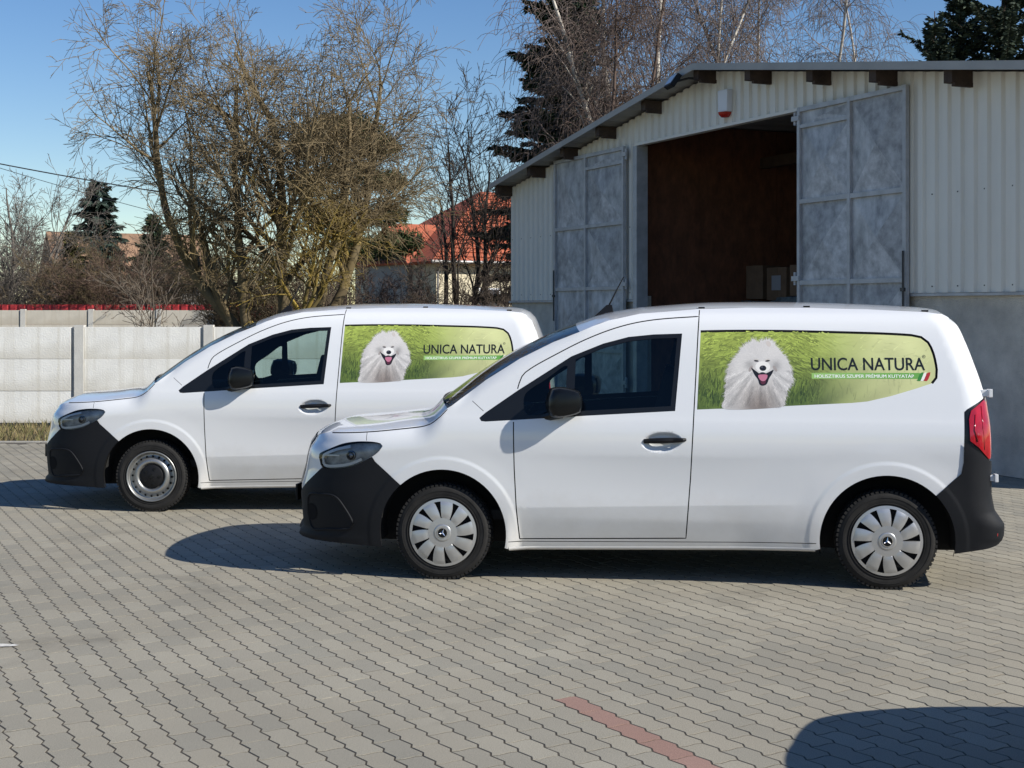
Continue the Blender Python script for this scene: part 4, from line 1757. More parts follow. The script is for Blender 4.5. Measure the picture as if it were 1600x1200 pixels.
def wheel(van, x, side, steel, spin):
    w = empty('wheel', (x, side * (.885 - .10), .2985))
    w.parent = van
    w.rotation_euler = (0, spin, 0 if side < 0 else math.pi)
    link('tyre', W_ME['tyre'], None, w)
    link('rim', W_ME['rim'], None, w)
    if steel:
        link('steel_disc', W_ME['steel'], None, w)
        link('vent_holes', W_ME['holes'], None, w)['kind'] = 'stuff'
        link('centre_cap', W_ME['cap'], None, w)
        link('lug_covers', W_ME['lugs'], None, w)
    else:
        link('hubcap', W_ME['hubcap'], None, w)
        link('hub_back', W_ME['hub_back'], None, w)
        link('hub_plate', W_ME['hub_plate'], None, w)
        link('emblem_disc', W_ME['hub_disc'], None, w)
        link('emblem', W_ME['emblem'], None, w)
    return w


# ---- shared meshes of the van body
VM = {}


def vm(key, me, m):
    if m is not None:
        me.materials.append(M[m])
    VM[key] = me
    return me


for sd, mir in (('L', False), ('R', True)):
    vm('body' + sd, flank_mesh('flank', ['body'], 0, mir), 'paint')
    vm('door' + sd, flank_mesh('door', ['door'], 0, mir), 'paint')
    vm('gap' + sd, flank_mesh('panel_gap', ['seam'], -.007, mir), 'gapblack')
    vm('dshade' + sd, flank_mesh('decal_rim', ['decal_edge'], -.005, mir), 'gapblack')  # black strip: shadow line of the panel step, put in as colour
    vm('trim' + sd, flank_mesh('window_trim', ['trim'], -.003, mir), 'trimblack')
    vm('qglass' + sd, flank_mesh('quarter_window', ['qglass'], -.006, mir), 'glass')
    vm('mglass' + sd, flank_mesh('door_window', ['mglass'], -.006, mir), 'glass')
    vm('decal' + sd, decal_base_mesh(mir), 'print')
    vm('fbump' + sd, flank_mesh('front_bumper_corner', ['fbump'], .006, mir), 'bumper')
    vm('rbump' + sd, flank_mesh('rear_bumper_corner', ['rbump'], .008, mir), 'bumper')
    vm('tail' + sd, flank_mesh('tail_light', ['tail'], -.002, mir), 'gloss_black')
    vm('tailred' + sd, flank_mesh('red_lens', ['tailred'], .004, mir), 'redlens')
    vm('lens' + sd, flank_mesh('lens', ['headlight'], .001, mir), 'lens')
    vm('lamp' + sd, flank_mesh('headlight', ['headlight'], -.030, mir), 'housing')
    vm('liner' + sd, flank_mesh('cabin_lining', ['body', 'door', 'decal', 'decal_edge', 'seam'], -.035, mir), 'inner')
    vm('trimin' + sd, flank_mesh('window_frame_lining', ['trim'], -.012, mir), 'inner')
vm('print', build_print(True), 'print')
for part, m in (('front_bumper', 'bumper'), ('front_panel', 'paint'), ('bonnet', 'paint'), ('cowl', 'trimblack'), ('windscreen', 'wsglass'),
                ('roof', 'paint'), ('rear_door', 'paint'), ('rear_bumper', 'bumper')):
    vm(part, bridge_mesh(part), m)
vm('roof_lining', bridge_mesh('roof', -.98, .98, -.03), 'inner')
vm('grille', bridge_mesh('front_panel', -.86, .86, .006), 'gloss_black')
vm('screen_band', None or bridge_mesh('roof', -1, 1, .0015), 'paint')


def lip_mesh(ax, mir):
    """rolled edge of the wheel opening, turning inwards"""
    mb = MB()
    P = arc(ax, -13, 193, 60)
    vv = []
    for u, h in P:
        p = S(u, h)
        for dy, dr in ((0, 0), (.012, .002), (.045, .006)):
            q = Vector((ax + (u - ax) * (1 + dr / ARCH), p.y + dy, AXH + (h - AXH) * (1 + dr / ARCH)))
            vv.append((q.x, -q.y if mir else q.y, q.z))
    fs = []
    for i in range(len(P) - 1):
        for j in range(2):
            fs.append((i * 3 + j, i * 3 + j + 1, (i + 1) * 3 + j + 1, (i + 1) * 3 + j))
    mb.add(vv, fs)
    return mb


def well_mesh(ax, sg):
    mb = MB()
    P = arc(ax, -9, 189, 30, RWELL)
    vv = []
    for u, h in P:
        vv += [(u, sg * .868 if not (ax == AXF and u < -.2) else sg * .80, h), (u, sg * .60, h)]
    n = len(P)
    mb.add(vv, [(2 * i, 2 * i + 1, 2 * i + 3, 2 * i + 2) for i in range(n - 1)] + [tuple(2 * i + 1 for i in range(n))])
    return mb.mesh('wheel_well', recalc=False)


for k_, (ax_, sg_) in enumerate(((AXF, -1), (AXF, 1), (AXR, -1), (AXR, 1))):
    vm('well%d' % k_, well_mesh(ax_, sg_), 'underbody')
ub = MB()
ub.box((-.80, -.58, .20), (3.30, .58, .36))
ub.box((.44, -.80, .215), (2.30, .80, .34))
ub.box((-.78, -.45, .28), (-.44, .45, .5))
ub.tube([(0, -.7, .297), (0, .7, .297)], .05, 8)
ub.tube([(2.732, -.7, .297), (2.732, .7, .297)], .05, 8)
ub.tube([(1.0, .3, .19), (2.2, .35, .19), (2.9, .3, .24)], .045, 8)
vm('underbody', ub.mesh('underbody'), 'underbody')
sill = MB()
sl = []
for u, h in dense([(.418, .198), (2.305, .232)], .1, False):
    y = -(HALF - inset(u, h))
    sl.append((u, y, h))
vv = []
for x, y, z in sl:
    vv += [(x, y - .004, z + .014), (x, y - .006, z + .003), (x, y + .01, z - .010), (x, y + .10, z - .012)]
sill.add(vv, [(4 * i + j, 4 * i + 4 + j, 4 * i + 5 + j, 4 * i + 1 + j) for i in range(len(sl) - 1) for j in range(3)])
vm('sillL', sill.mesh('sill', smooth=True), 'paint')
sr_ = MB()
sr_.add([(x, -y, z) for x, y, z in vv], sill.f)
vm('sillR', sr_.mesh('sill', smooth=True), 'paint')
for nm, mir in (('lipL', False), ('lipR', True)):
    vm(nm + 'f', lip_mesh(AXF, mir).mesh('wheel_arch_lip', smooth=True), 'gapblack')
    vm(nm + 'r', lip_mesh(AXR, mir).mesh('wheel_arch_lip', smooth=True), 'gapblack')

# cabin
cb = MB()
cb.box((.10, -.70, .36), (1.68, .70, .42))
cb.box((1.66, -.72, .40), (1.70, .72, 1.60))
vm('bulkhead', cb.mesh('bulkhead'), 'inner')
ds = MB()
for (x0, x1, z0, z1) in ((.02, .42, .70, 1.02), (.42, .55, .72, .96)):
    ds.box((x0, -.70, z0), (x1, .70, z1))
ds.box((.30, -.52, 1.02), (.50, -.16, 1.08))
vm('dashboard', ds.mesh('dashboard', bevel=.03), 'inner')


def seat_mesh(yc):
    mb = MB()
    mb.box((.86, yc - .24, .62), (1.36, yc + .24, .78))
    Mx = Matrix.Translation((1.30, yc, .74)) @ Matrix.Rotation(math.radians(14), 4, 'Y')
    mb.box((-.06, -.23, 0), (.07, .23, .58), Mx)
    mb.box((-.04, -.12, .62), (.05, .12, .82), Mx)
    mb.box((.0, -.06, .55), (.02, -.04, .66), Mx)
    mb.box((.0, .04, .55), (.02, .06, .66), Mx)
    return mb.mesh('seat', bevel=.025)


vm('seat1', seat_mesh(-.36), 'seat')
vm('seat2', seat_mesh(.36), 'seat')
sw = MB()
Ms = Matrix.Translation((.66, -.36, 1.0)) @ Matrix.Rotation(math.radians(-62), 4, 'Y')
ring = [(.18 * math.cos(2 * math.pi * i / 28), .18 * math.sin(2 * math.pi * i / 28), 0) for i in range(29)]
sw.tube([Ms @ Vector(p) for p in ring], .016, 6, False)
sw.box((-.17, -.02, -.01), (.17, .02, .01), Ms)
sw.box((-.05, -.06, -.02), (.05, .06, .015), Ms)
vm('steering', sw.mesh('steering_wheel', smooth='auto'), 'black_plastic')


# mirror, handle, lamps, small parts
def mirror_mesh():
    """housing: side outline of the real one, swelling outwards from the door"""
    P = smooth_poly([(.700, 1.213), (.74, 1.224), (.805, 1.219), (.872, 1.200), (.888, 1.165), (.887, 1.10), (.878, 1.070), (.85, 1.056), (.765, 1.036), (.70, 1.040), (.672, 1.085), (.678, 1.160)], .03)
    c = (sum(p[0] for p in P) / len(P), sum(p[1] for p in P) / len(P))
    y_in = -.875
    mb = MB()
    rings = []
    for y, s in ((.01, .80), (-.01, .93), (-.04, 1.0), (-.10, 1.0), (-.135, .95), (-.152, .84), (-.16, .62)):
        rings.append([(c[0] + (p[0] - c[0]) * s - .25 * y * (1 if s < .9 else 1), y_in + y, c[1] + (p[1] - c[1]) * s) for p in P])
    n = len(P)
    vv = [p for r in rings for p in r]
    fs = [(i * n + j, i * n + (j + 1) % n, (i + 1) * n + (j + 1) % n, (i + 1) * n + j) for i in range(len(rings) - 1) for j in range(n)]
    fs.append(tuple(range((len(rings) - 1) * n, len(rings) * n)))
    fs.append(tuple(reversed(range(n))))
    mb.add([(x - .03, y, z) for x, y, z in vv], fs)
    # arm down to the door
    mb.tube([(.585, -.845, 1.020), (.66, -.875, 1.035), (.745, -.93, 1.065)], [.024, .030, .04], 10)
    return mb


def flip(mb):
    q = MB()
    q.add([(x, -y, z) for x, y, z in mb.v], mb.f)
    return q


mm = mirror_mesh()
vm('mirrorL', mm.mesh('mirror', smooth='auto'), 'gloss_black')
vm('mirrorR', flip(mm).mesh('mirror', smooth='auto'), 'gloss_black')
mi = MB()
mi.add([(.80, -1.028, 1.098), (.862, -.985, 1.128), (.868, -.983, 1.117), (.80, -1.026, 1.085)], [(0, 1, 2, 3)])
vm('indL', mi.mesh('indicator'), 'drl')
vm('indR', flip(mi).mesh('indicator'), 'drl')
mg = MB().add([(.871, -.90, 1.06), (.871, -1.00, 1.075), (.868, -1.005, 1.185), (.868, -.90, 1.20)], [(0, 1, 2, 3)])
vm('mglL', mg.mesh('mirror_glass'), 'chrome')
vm('mglR', flip(mg).mesh('mirror_glass'), 'chrome')


def handle_mesh():
    mb = MB()
    pts = []
    for k in range(15):
        t = k / 14
        u = 1.262 + .255 * t
        h = .890 + .012 * t
        lift = .040 * math.sin(math.pi * min(1, max(0, t * 1.06 - .03))) ** .5
        p = S(u, h, lift)
        pts.append(p)
    mb.tube(pts, [.010 + .008 * math.sin(math.pi * min(1, .12 + t / 14 * .88)) ** .6 for t in range(15)], 10)
    return mb


hm = handle_mesh()
vm('handleL', hm.mesh('handle', smooth='auto'), 'black_plastic')
vm('handleR', flip(hm).mesh('handle', smooth='auto'), 'black_plastic')


# headlamp insides
def lamp_rim():
    mb = MB()
    vv = []
    n = len(HEADL)
    for u, h in HEADL:
        nn = Snorm(u, h)
        p = S(u, h)
        vv += [tuple(p + nn * .002), tuple(p - nn * .031)]
    mb.add(vv, [(2 * i, 2 * i + 1, 2 * ((i + 1) % n) + 1, 2 * ((i + 1) % n)) for i in range(n)])
    return mb


def strip(P, w, off):
    mb = MB()
    Q = ribbon(smooth_poly(P, .015, False), w)
    n = len(Q) // 2
    vv = [tuple(S(u, h) + Snorm(u, h) * off) for u, h in Q]
    mb.add(vv, [(i, i + 1, 2 * n - 2 - i, 2 * n - 1 - i) for i in range(n - 1)])
    return mb


lr = lamp_rim()
vm('lampwallL', lr.mesh('lamp_wall', recalc=False), 'gapblack')
vm('lampwallR', flip(lr).mesh('lamp_wall', recalc=False), 'gapblack')
dr = strip([(-.60, .835), (-.70, .812), (-.795, .768), (-.797, .735), (-.785, .706), (-.72, .703), (-.60, .722), (-.52, .755)], .009, -.008)
d2 = strip([(-.790, .768), (-.74, .772), (-.68, .772)], .005, -.014)
dr.add(d2.v, d2.f)
vm('drlL', dr.mesh('light_guide'), 'drl')
vm('drlR', flip(dr).mesh('light_guide'), 'drl')
pj = MB()
for (u, h, r) in ((-.60, .775, .030),):
    c = S(u, h) + Snorm(u, h) * -.018
    nn = Snorm(u, h)
    q = nn.to_track_quat('Z', 'Y').to_matrix().to_4x4()
    Mx = Matrix.Translation(c) @ q
    lb = MB().lathe([(0, .012), (r * .5, .010), (r * .8, .004), (r * .82, -.004), (r, .002), (r * 1.05, -.012)], 24, 'z')
    pj.add([Mx @ Vector(p) for p in lb.v], lb.f)
vm('projL', pj.mesh('projector', smooth=True), 'darkchrome')
vm('projR', flip(pj).mesh('projector', smooth=True), 'darkchrome')
tailp = strip([(-9, -9), (-9, -9)], .001, 0) if False else None
tr_ = MB()
tr_.tube([S(3.255, 1.07, .006), S(3.245, .98, .006), S(3.262, .91, .006)], .004, 6)
tr_.tube([S(3.295, 1.12, .006), S(3.298, .99, .006), S(3.305, .86, .006)], .003, 6)
vm('tailribL', tr_.mesh('lamp_rib', smooth=True), 'redlens')

# bumper relief: rim of the intake and fog lamp hole
br = MB()
P = smooth_poly([(-.90, .495), (-.80, .522), (-.70, .515), (-.64, .455), (-.575, .345), (-.60, .312), (-.75, .300), (-.88, .298)], .025)
br.tube([S(u, h) + Snorm(u, h) * .006 for u, h in P + [P[0]]], .008, 6, False)
vm('brimL', br.mesh('intake_rim', smooth=True), 'bumper')
vm('brimR', flip(br).mesh('intake_rim', smooth=True), 'bumper')
fg = MB()
P = [(-.873 + .042 * math.cos(a), .40 + .055 * math.sin(a)) for a in [2 * math.pi * i / 20 for i in range(20)]]
fg.add([tuple(S(u, h) + Snorm(u, h) * .0085) for u, h in P], [tuple(range(20))])
vm('fogL', fg.mesh('fog_recess'), 'gapblack')
vm('fogR', flip(fg).mesh('fog_recess'), 'gapblack')
rfl = MB()
rfl.add([tuple(S(u, h, .0115)) for u, h in ((3.385, .352), (3.428, .37), (3.431, .335), (3.385, .335))], [(0, 1, 2, 3)])
vm('reflL', rfl.mesh('reflector'), 'redlens')
vm('reflR', flip(rfl).mesh('reflector'), 'redlens')
hg = MB().box((3.300, -.80, 1.175), (3.362, -.74, 1.215)).box((3.345, -.815, 1.17), (3.368, -.76, 1.22))
vm('hinge1', hg.mesh('rear_door_hinge', bevel=.004), 'paint')
hg = MB().box((3.33, -.84, .665), (3.388, -.78, .70)).box((3.372, -.855, .66), (3.394, -.80, .708))
vm('hinge2', hg.mesh('rear_door_hinge', bevel=.004), 'paint')
wp = MB()
wp.tube([(.00, -.62, 1.115), (.07, -.40, 1.145), (.10, -.05, 1.160)], [.012, .010, .007], 6)
wp.tube([(-.03, -.60, 1.10), (.02, -.66, 1.12)], .02, 8)
vm('wipers', wp.mesh('wiper', smooth='auto'), 'black_plastic')
wp = MB()
wp.tube([(-.06, .0, 1.10), (.05, .30, 1.155), (.09, .55, 1.16)], [.012, .010, .007], 6)
vm('wipers2', wp.mesh('wiper', smooth='auto'), 'black_plastic')
an = MB()
an.add([(.90, -.03, 1.655), (.90, .03, 1.655), (1.03, .035, 1.685), (1.03, -.035, 1.685), (.985, -.012, 1.735), (.985, .012, 1.735), (1.02, .012, 1.735), (1.02, -.012, 1.735)],
       [(0, 1, 5, 4), (1, 2, 6, 5), (2, 3, 7, 6), (3, 0, 4, 7), (4, 5, 6, 7)])
an.tube([(1.0, 0, 1.73), (1.055, 0, 1.84), (1.10, 0, 1.925)], [.007, .005, .004], 6)
vm('antenna', an.mesh('antenna', smooth='auto'), 'black_plastic')
cp = MB()
for u in (1.62, 2.28, 3.0):
    z = pchip([p[0] for p in ROOFEDGE], [p[1] for p in ROOFEDGE])(u)
    for sg in (-1, 1):
        y = sg * (HALF - inset(u, z) - .02)
        cp.box((u - .02, y - .012, z + .002), (u + .02, y + .012, z + .012))
vm('caps', cp.mesh('roof_fixing_cap'), 'black_plastic')
npl = MB().box((-1.125, -.26, .40), (-1.112, .26, .51))
vm('plate', npl.mesh('plate_holder'), 'black_plastic')
gs = MB()
for k in range(4):
    h = .60 + k * .055
    gs.tube([(uf_(h) - .09 + .08 * (t / 10) ** 2 * 1.0, .42 * t / 10, h) for t in range(-10, 11)], .011, 6)
vm('slats', gs.mesh('grille_slat', smooth=True), 'gloss_black')


def make_van(loc, rz, steel, label):
    v = empty('white_van', (loc[0], loc[1], 0), rz, label, 'van', 'white delivery vans')

    def p(name, key, parent=None):
        return link(name, VM[key], None, parent or v)
    for sd in 'LR':
        sg = -1 if sd == 'L' else 1
        p('flank', 'body' + sd)
        d = p('door', 'door' + sd)
        p('window_trim', 'trim' + sd, d)
        p('quarter_window', 'qglass' + sd, d)
        p('door_window', 'mglass' + sd, d)
        p('handle', 'handle' + sd, d)
        p('frame_lining', 'trimin' + sd, d)
        p('panel_gap', 'gap' + sd)['kind'] = 'stuff'
        dc = p('side_decal', 'decal' + sd)
        p('decal_rim', 'dshade' + sd, dc)
        if sd == 'L':
            dc['label'] = 'printed side panel with white dog in grass and lettering'
            p('print', 'print', dc)
        p('front_bumper_corner', 'fbump' + sd)
        p('intake_rim', 'brim' + sd)
        p('fog_recess', 'fog' + sd)
        rb = p('rear_bumper_corner', 'rbump' + sd)
        p('reflector', 'refl' + sd, rb)
        tl = p('tail_light', 'tail' + sd)
        p('red_lens', 'tailred' + sd, tl)
        if sd == 'L':
            p('lamp_rib', 'tailribL', tl)
        hl = p('headlight', 'lamp' + sd)
        p('lamp_wall', 'lampwall' + sd, hl)
        p('light_guide', 'drl' + sd, hl)
        p('projector', 'proj' + sd, hl)
        p('lens', 'lens' + sd, hl)
        mr = p('mirror', 'mirror' + sd)
        p('indicator', 'ind' + sd, mr)
        p('mirror_glass', 'mgl' + sd, mr)
        p('sill', 'sill' + sd)
        p('wheel_arch_lip', 'lip' + sd + 'f')
        p('wheel_arch_lip', 'lip' + sd + 'r')
        p('cabin_lining', 'liner' + sd)
    p('front_bumper', 'front_bumper')
    fp = p('front_panel', 'front_panel')
    gl = p('grille', 'grille')
    p('grille_slat', 'slats', gl)
    p('bonnet', 'bonnet')
    p('cowl', 'cowl')
    p('wiper', 'wipers')
    p('wiper', 'wipers2')
    p('windscreen', 'windscreen')
    rf_ = p('roof', 'roof')
    p('roof_lining', 'roof_lining', rf_)
    p('roof_fixing_cap', 'caps', rf_)
    p('antenna', 'antenna', rf_)
    rd = p('rear_door', 'rear_door')
    p('hinge', 'hinge1', rd)
    p('hinge', 'hinge2', rd)
    p('rear_bumper', 'rear_bumper')
    p('plate_holder', 'plate')
    p('underbody', 'underbody')
    for k in range(4):
        p('wheel_well', 'well%d' % k)
    p('bulkhead', 'bulkhead')
    p('dashboard', 'dashboard')
    p('steering_wheel', 'steering')
    p('seat', 'seat1')
    p('seat', 'seat2')
    wheel(v, AXF, -1, steel, .35)
    wheel(v, AXR, -1, steel, .1)
    wheel(v, AXF, 1, steel, 0)
    wheel(v, AXR, 1, steel, 1)
    return v


def axle_centre(fx, fy, th):
    """front left tyre foot to the point under the middle of the front axle"""
    return (fx + .885 * math.sin(th), fy + .885 * math.cos(th))


TH1, TH2 = math.radians(6.85), math.radians(1.6)
make_van(axle_centre(-.4355, 8.949, TH1), -TH1, False, 'nearer white van with silver slotted hubcaps, its whole side in view')
make_van(axle_centre(-3.03, 11.93, TH2), -TH2, True, 'white van behind, partly hidden, with bare steel wheel and black centre cap')
v3 = make_van((3.57, 4.66), math.radians(-3), False, 'vehicle out of view whose rounded shadow lies at the bottom right')

v3.scale = (1.5, 1.0, .94)
for ch in list(v3.children):
    if ch.name.startswith('plate_holder'):
        bpy.data.objects.remove(ch)

# ------------------------------------------------------------------ trees
def perp(d):
    a = np.array((-d[1], d[0], 0.0))
    n = math.hypot(a[0], a[1])
    if n < 1e-3:
        return np.array((1.0, 0, 0))
    return a / n


class Tree:
    def __init__(self, seed):
        self.r = random.Random(seed)
        self.seg = []            # p0, p1, r0, r1, level, stem
        self.stem = 0

    def limb(self, p, d, L, r, lvl, P):
        """P: dict with lists per level: n (children), ratio, ang, up (tropism), wob, step"""
        rnd = self.r
        if lvl == 0:
            self.stem += 1
        steps = max(2, int(round(L / P['step'][lvl])))
        sl = L / steps
        d = np.array(d, float)
        d /= np.linalg.norm(d)
        p = np.array(p, float)
        last = lvl == len(P['n'])
        rmin = P.get('rmin', .004)
        r_end = max(rmin, r * (.5 if last else .24 if lvl == 0 else .2 if lvl == 1 else P['taper']))
        kids = 0 if last else P['n'][lvl]
        kids = int(kids * L / P['ref'][lvl] + rnd.random()) if not last else 0
        start = P['start'][lvl] if not last else 1
        at = sorted(start + (1 - start) * rnd.random() for _ in range(kids))
        pts = [p.copy()]
        dirs = [d.copy()]
        for i in range(steps):
            w = P['wob'][lvl]
            d = d + np.array((rnd.gauss(0, w), rnd.gauss(0, w), rnd.gauss(0, w) + P['up'][lvl] * (1 + (i / steps if P['up'][lvl] < 0 else 0))))
            d /= np.linalg.norm(d)
            p2 = p + d * sl
            ra = r + (r_end - r) * i / steps
            rb = r + (r_end - r) * (i + 1) / steps
            self.seg.append((p, p2, ra, rb, lvl, self.stem))
            p = p2
            pts.append(p.copy())
            dirs.append(d.copy())
        for t in at:
            i = min(steps - 1, int(t * steps))
            f = t * steps - i
            q = pts[i] * (1 - f) + pts[i + 1] * f
            dd = dirs[min(i + 1, steps)]
            an = math.radians(rnd.gauss(P['ang'][lvl], P['ang'][lvl] * .25))
            ax = perp(dd)
            b = np.cross(dd, ax)
            ph = rnd.uniform(0, 2 * math.pi)
            side = ax * math.cos(ph) + b * math.sin(ph)
            nd = dd * math.cos(an) + side * math.sin(an)
            rl = r + (r_end - r) * t
            self.limb(q, nd, L * P['ratio'][lvl] * rnd.uniform(.65, 1.2) * (1.15 - .5 * t), max(rmin, rl * P['rr'][lvl]), lvl + 1, P)

    def mesh(self, name, colour, flatten=None):
        seg = self.seg
        P0 = np.array([s[0] for s in seg])
        P1 = np.array([s[1] for s in seg])
        R0 = np.array([s[2] for s in seg])
        R1 = np.array([s[3] for s in seg])
        LV = np.array([s[4] for s in seg])
        Vs, Fs, Cs = [], [], []
        base = 0
        for k, msk in ((7, R0 > .03), (3, R0 <= .03)):
            if not msk.any():
                continue
            a0, a1, r0, r1 = P0[msk], P1[msk], R0[msk], R1[msk]
            d = a1 - a0
            ln = np.linalg.norm(d, axis=1, keepdims=True)
            d = d / np.maximum(ln, 1e-9)
            a1 = a1 + d * np.minimum(r1, .02)[:, None]
            ref = np.where(np.abs(d[:, 2:3]) > .9, np.array([[1.0, 0, 0]]), np.array([[0, 0, 1.0]]))
            u = np.cross(d, ref)
            u /= np.linalg.norm(u, axis=1, keepdims=True)
            v = np.cross(d, u)
            ang = np.arange(k) * 2 * math.pi / k
            cs = np.cos(ang)[None, :, None] * u[:, None, :] + np.sin(ang)[None, :, None] * v[:, None, :]
            ra = a0[:, None, :] + cs * r0[:, None, None]
            rb = a1[:, None, :] + cs * r1[:, None, None]
            V = np.concatenate([ra, rb], 1).reshape(-1, 3)
            n = len(a0)
            j = np.arange(k)
            j2 = (j + 1) % k
            q = np.stack([j, j2, j2 + k, j + k], 1)
            F = (q[None] + (np.arange(n) * 2 * k)[:, None, None]).reshape(-1, 4) + base
            base += len(V)
            Vs.append(V)
            Fs.append(F)
            c = np.array([colour(p, r, l) for p, r, l in zip(a0, r0, LV[msk])])
            Cs.append(np.repeat(c, 2 * k, axis=0))
        me = np_mesh(name, np.concatenate(Vs), np.concatenate(Fs), True)
        set_col(me, np.concatenate(Cs))
        return me


M['bark'] = attr_mat('bark', rough=.9, spec=.2)
n_, l_ = M['bark'].node_tree.nodes, M['bark'].node_tree.links
M['needle'] = attr_mat('needles', rough=.7, spec=.25)
cr_ = random.Random(9)


def split_tree(name, label, t, loc, colour, trunk_r, group=None):
    """trunk and crown as two parts"""
    o = empty(name, loc, 0, label, 'tree', group)
    full = t.seg
    for k in range(1, t.stem + 1):
        t.seg = [s for s in full if s[2] >= trunk_r and s[5] == k]
        if t.seg:
            link('trunk', t.mesh('trunk', colour), M['bark'], o)
    t.seg = [s for s in full if s[2] < trunk_r]
    if t.seg:
        link('crown', t.mesh('crown', colour), M['bark'], o)
    t.seg = full
    return o


def bark_col(base, dark, lichen=None, lich_f=None):
    base, dark = np.array(base), np.array(dark)

    def f(p, r, l):
        k = cr_.uniform(.7, 1.25)
        c = dark if r > .05 else base
        if lichen is not None:
            w = lich_f(p) * cr_.random()
            c = c * (1 - w) + np.array(lichen) * w
        return np.clip(c * k, 0, 1)
    return f


# the big spreading bare tree behind the white wall
t = Tree(21)
PB_ = dict(n=[8, 9, 9, 6], ref=[5.0, 3.0, 1.6, .8], ratio=[.50, .52, .52, .55], ang=[36, 44, 46, 42], up=[.008, .03, .01, -.035, -.05], wob=[.08, .10, .12, .12, .12],
           step=[.35, .30, .24, .20, .20], taper=.42, start=[.25, .12, .12, .1], rr=[.55, .55, .55, .6], rmin=.0052)
for dx, dy, L, r, x in ((-.52, -.1, 6.6, .14, -.35), (-.30, .25, 7.4, .15, -.2), (.10, -.1, 7.9, .16, .1), (.42, .2, 7.2, .15, .3), (.52, -.15, 6.3, .13, .4), (-.78, .2, 5.2, .11, -.45)):
    t.limb((x, 0, .0), (dx * .72, dy, 1.0), L, r, 0, PB_)
lich = lambda p: max(0, 1 - abs(p[2] - 3.1) / 1.5) * (.95 if p[0] > .6 else .35) * (.5 + .5 * math.sin(p[0] * 2.1 + p[2] * 1.7))
split_tree('bare_tree', 'large spreading bare tree with yellow lichen rising behind the left van', t, (-4.95, 30, 0),
           bark_col((.215, .165, .095), (.14, .108, .062), (.30, .21, .035), lich), .03, 'bare trees beyond the wall')
# hanging lichen-yellow shoots low on its right side
t = Tree(44)
PY = dict(n=[11, 7, 4], ref=[2.6, 1.2, .6], ratio=[.5, .5, .5], ang=[50, 50, 45], up=[-.035, -.05, -.06, -.06], wob=[.1, .14, .18, .2], step=[.25, .16, .12, .1], taper=.3,
          start=[.15, .1, .1], rr=[.5, .5, .6], rmin=.0055)
for a in (-.5, .1, .5, .9):
    t.limb((a * .2, 0, 1.7), (a, cr_.uniform(-.4, .2), 1.1), 2.3, .045, 0, PY)
for a in (-.1, .12):
    t.limb((a, 0, 0), (a * .3, 0, 1), 1.9, .08, 0, dict(PY, n=[2, 3, 2]))
split_tree('lichen_tree', 'low drooping tree with mustard yellow lichen right of the dark trunks', t, (-4.3, 29.2, 0),
           bark_col((.15, .115, .05), (.05, .042, .032), (.30, .21, .04), lambda p: .8), .03, 'bare trees beyond the wall')

# thicket and shrubs
PS = dict(n=[11, 9, 6], ref=[2.2, 1.1, .6], ratio=[.52, .5, .5], ang=[36, 42, 42], up=[.02, .01, 0, 0], wob=[.08, .10, .12, .12], step=[.26, .2, .17, .15], taper=.35,
          start=[.12, .1, .1], rr=[.5, .5, .6], rmin=.0055)


def shrub(name, label, x, y, h, spread, n, seed, base, dark, P=PS, lichen=None):
    q = Tree(seed)
    P = dict(P, ref=[v * max(1, h / 2.4) for v in P['ref']])
    for k in range(n):
        a = q.r.uniform(0, 2 * math.pi)
        s = spread * q.r.uniform(.2, 1)
        q.limb((math.cos(a) * .2 * spread, math.sin(a) * .2 * spread, 0), (math.cos(a) * s, math.sin(a) * s * .6, 1), h * q.r.uniform(.7, 1.05), .024 * h / 2.5, 0, P)
    return split_tree(name, label, q, (x, y, 0), bark_col(base, dark, lichen, (lambda p: .35) if lichen else None), .02, 'bare shrubs beyond the wall')


brown, dkb = (.15, .115, .08), (.07, .055, .042)
grey_b = (.135, .115, .095)
shrub('bare_shrub', 'dense brown thicket in the middle of the big bare tree', -6.4, 35, 2.9, .7, 13, 51, (.14, .108, .07), dkb)
shrub('bare_shrub', 'dense brown thicket on the right behind the big bare tree', -5.2, 36, 2.8, .6, 13, 52, (.13, .10, .075), dkb)
shrub('bare_shrub', 'brown thicket left of the big bare tree trunks', -9.0, 43, 3.3, .6, 12, 53, brown, dkb)
shrub('bare_shrub', 'reddish brown shrub beside the small spruce', -11.6, 42.6, 3.4, .7, 11, 54, (.12, .08, .06), dkb)
shrub('bare_shrub', 'brown shrub above the red fence, left of the grey shed roof', -13.2, 43, 3.4, .7, 11, 55, brown, dkb, lichen=(.2, .15, .04))
shrub('bare_shrub', 'greyish shrub at the left edge under the bare tree', -16.0, 43, 3.2, .7, 11, 56, grey_b, dkb)
shrub('bare_shrub', 'brown shrub just right of the big tree over the van roof', -3.4, 38, 2.4, .8, 12, 57, (.10, .075, .065), dkb)
shrub('bare_shrub', 'dark shrub in front of the shaded house wall', -2.95, 41, 1.95, .7, 11, 58, (.075, .06, .05), dkb)
shrub('bare_shrub', 'low dark shrub against the left corner of the shed', -.7, 36, 2.5, .6, 11, 59, (.075, .058, .045), dkb)
shrub('small_bare_tree', 'small forked bare tree growing between the two walls', -6.75, 25.6, 2.7, .75, 3, 60, (.16, .13, .10), (.07, .055, .045), dict(PS, n=[7, 6, 4]))
shrub('bare_shrub', 'brown shrub far left behind the cream wall', -11.9, 47, 3.6, .6, 10, 61, brown, dkb)
shrub('bare_shrub', 'grey brown shrub between red fence and distant houses', -18.2, 52, 4.2, .6, 10, 62, grey_b, dkb)

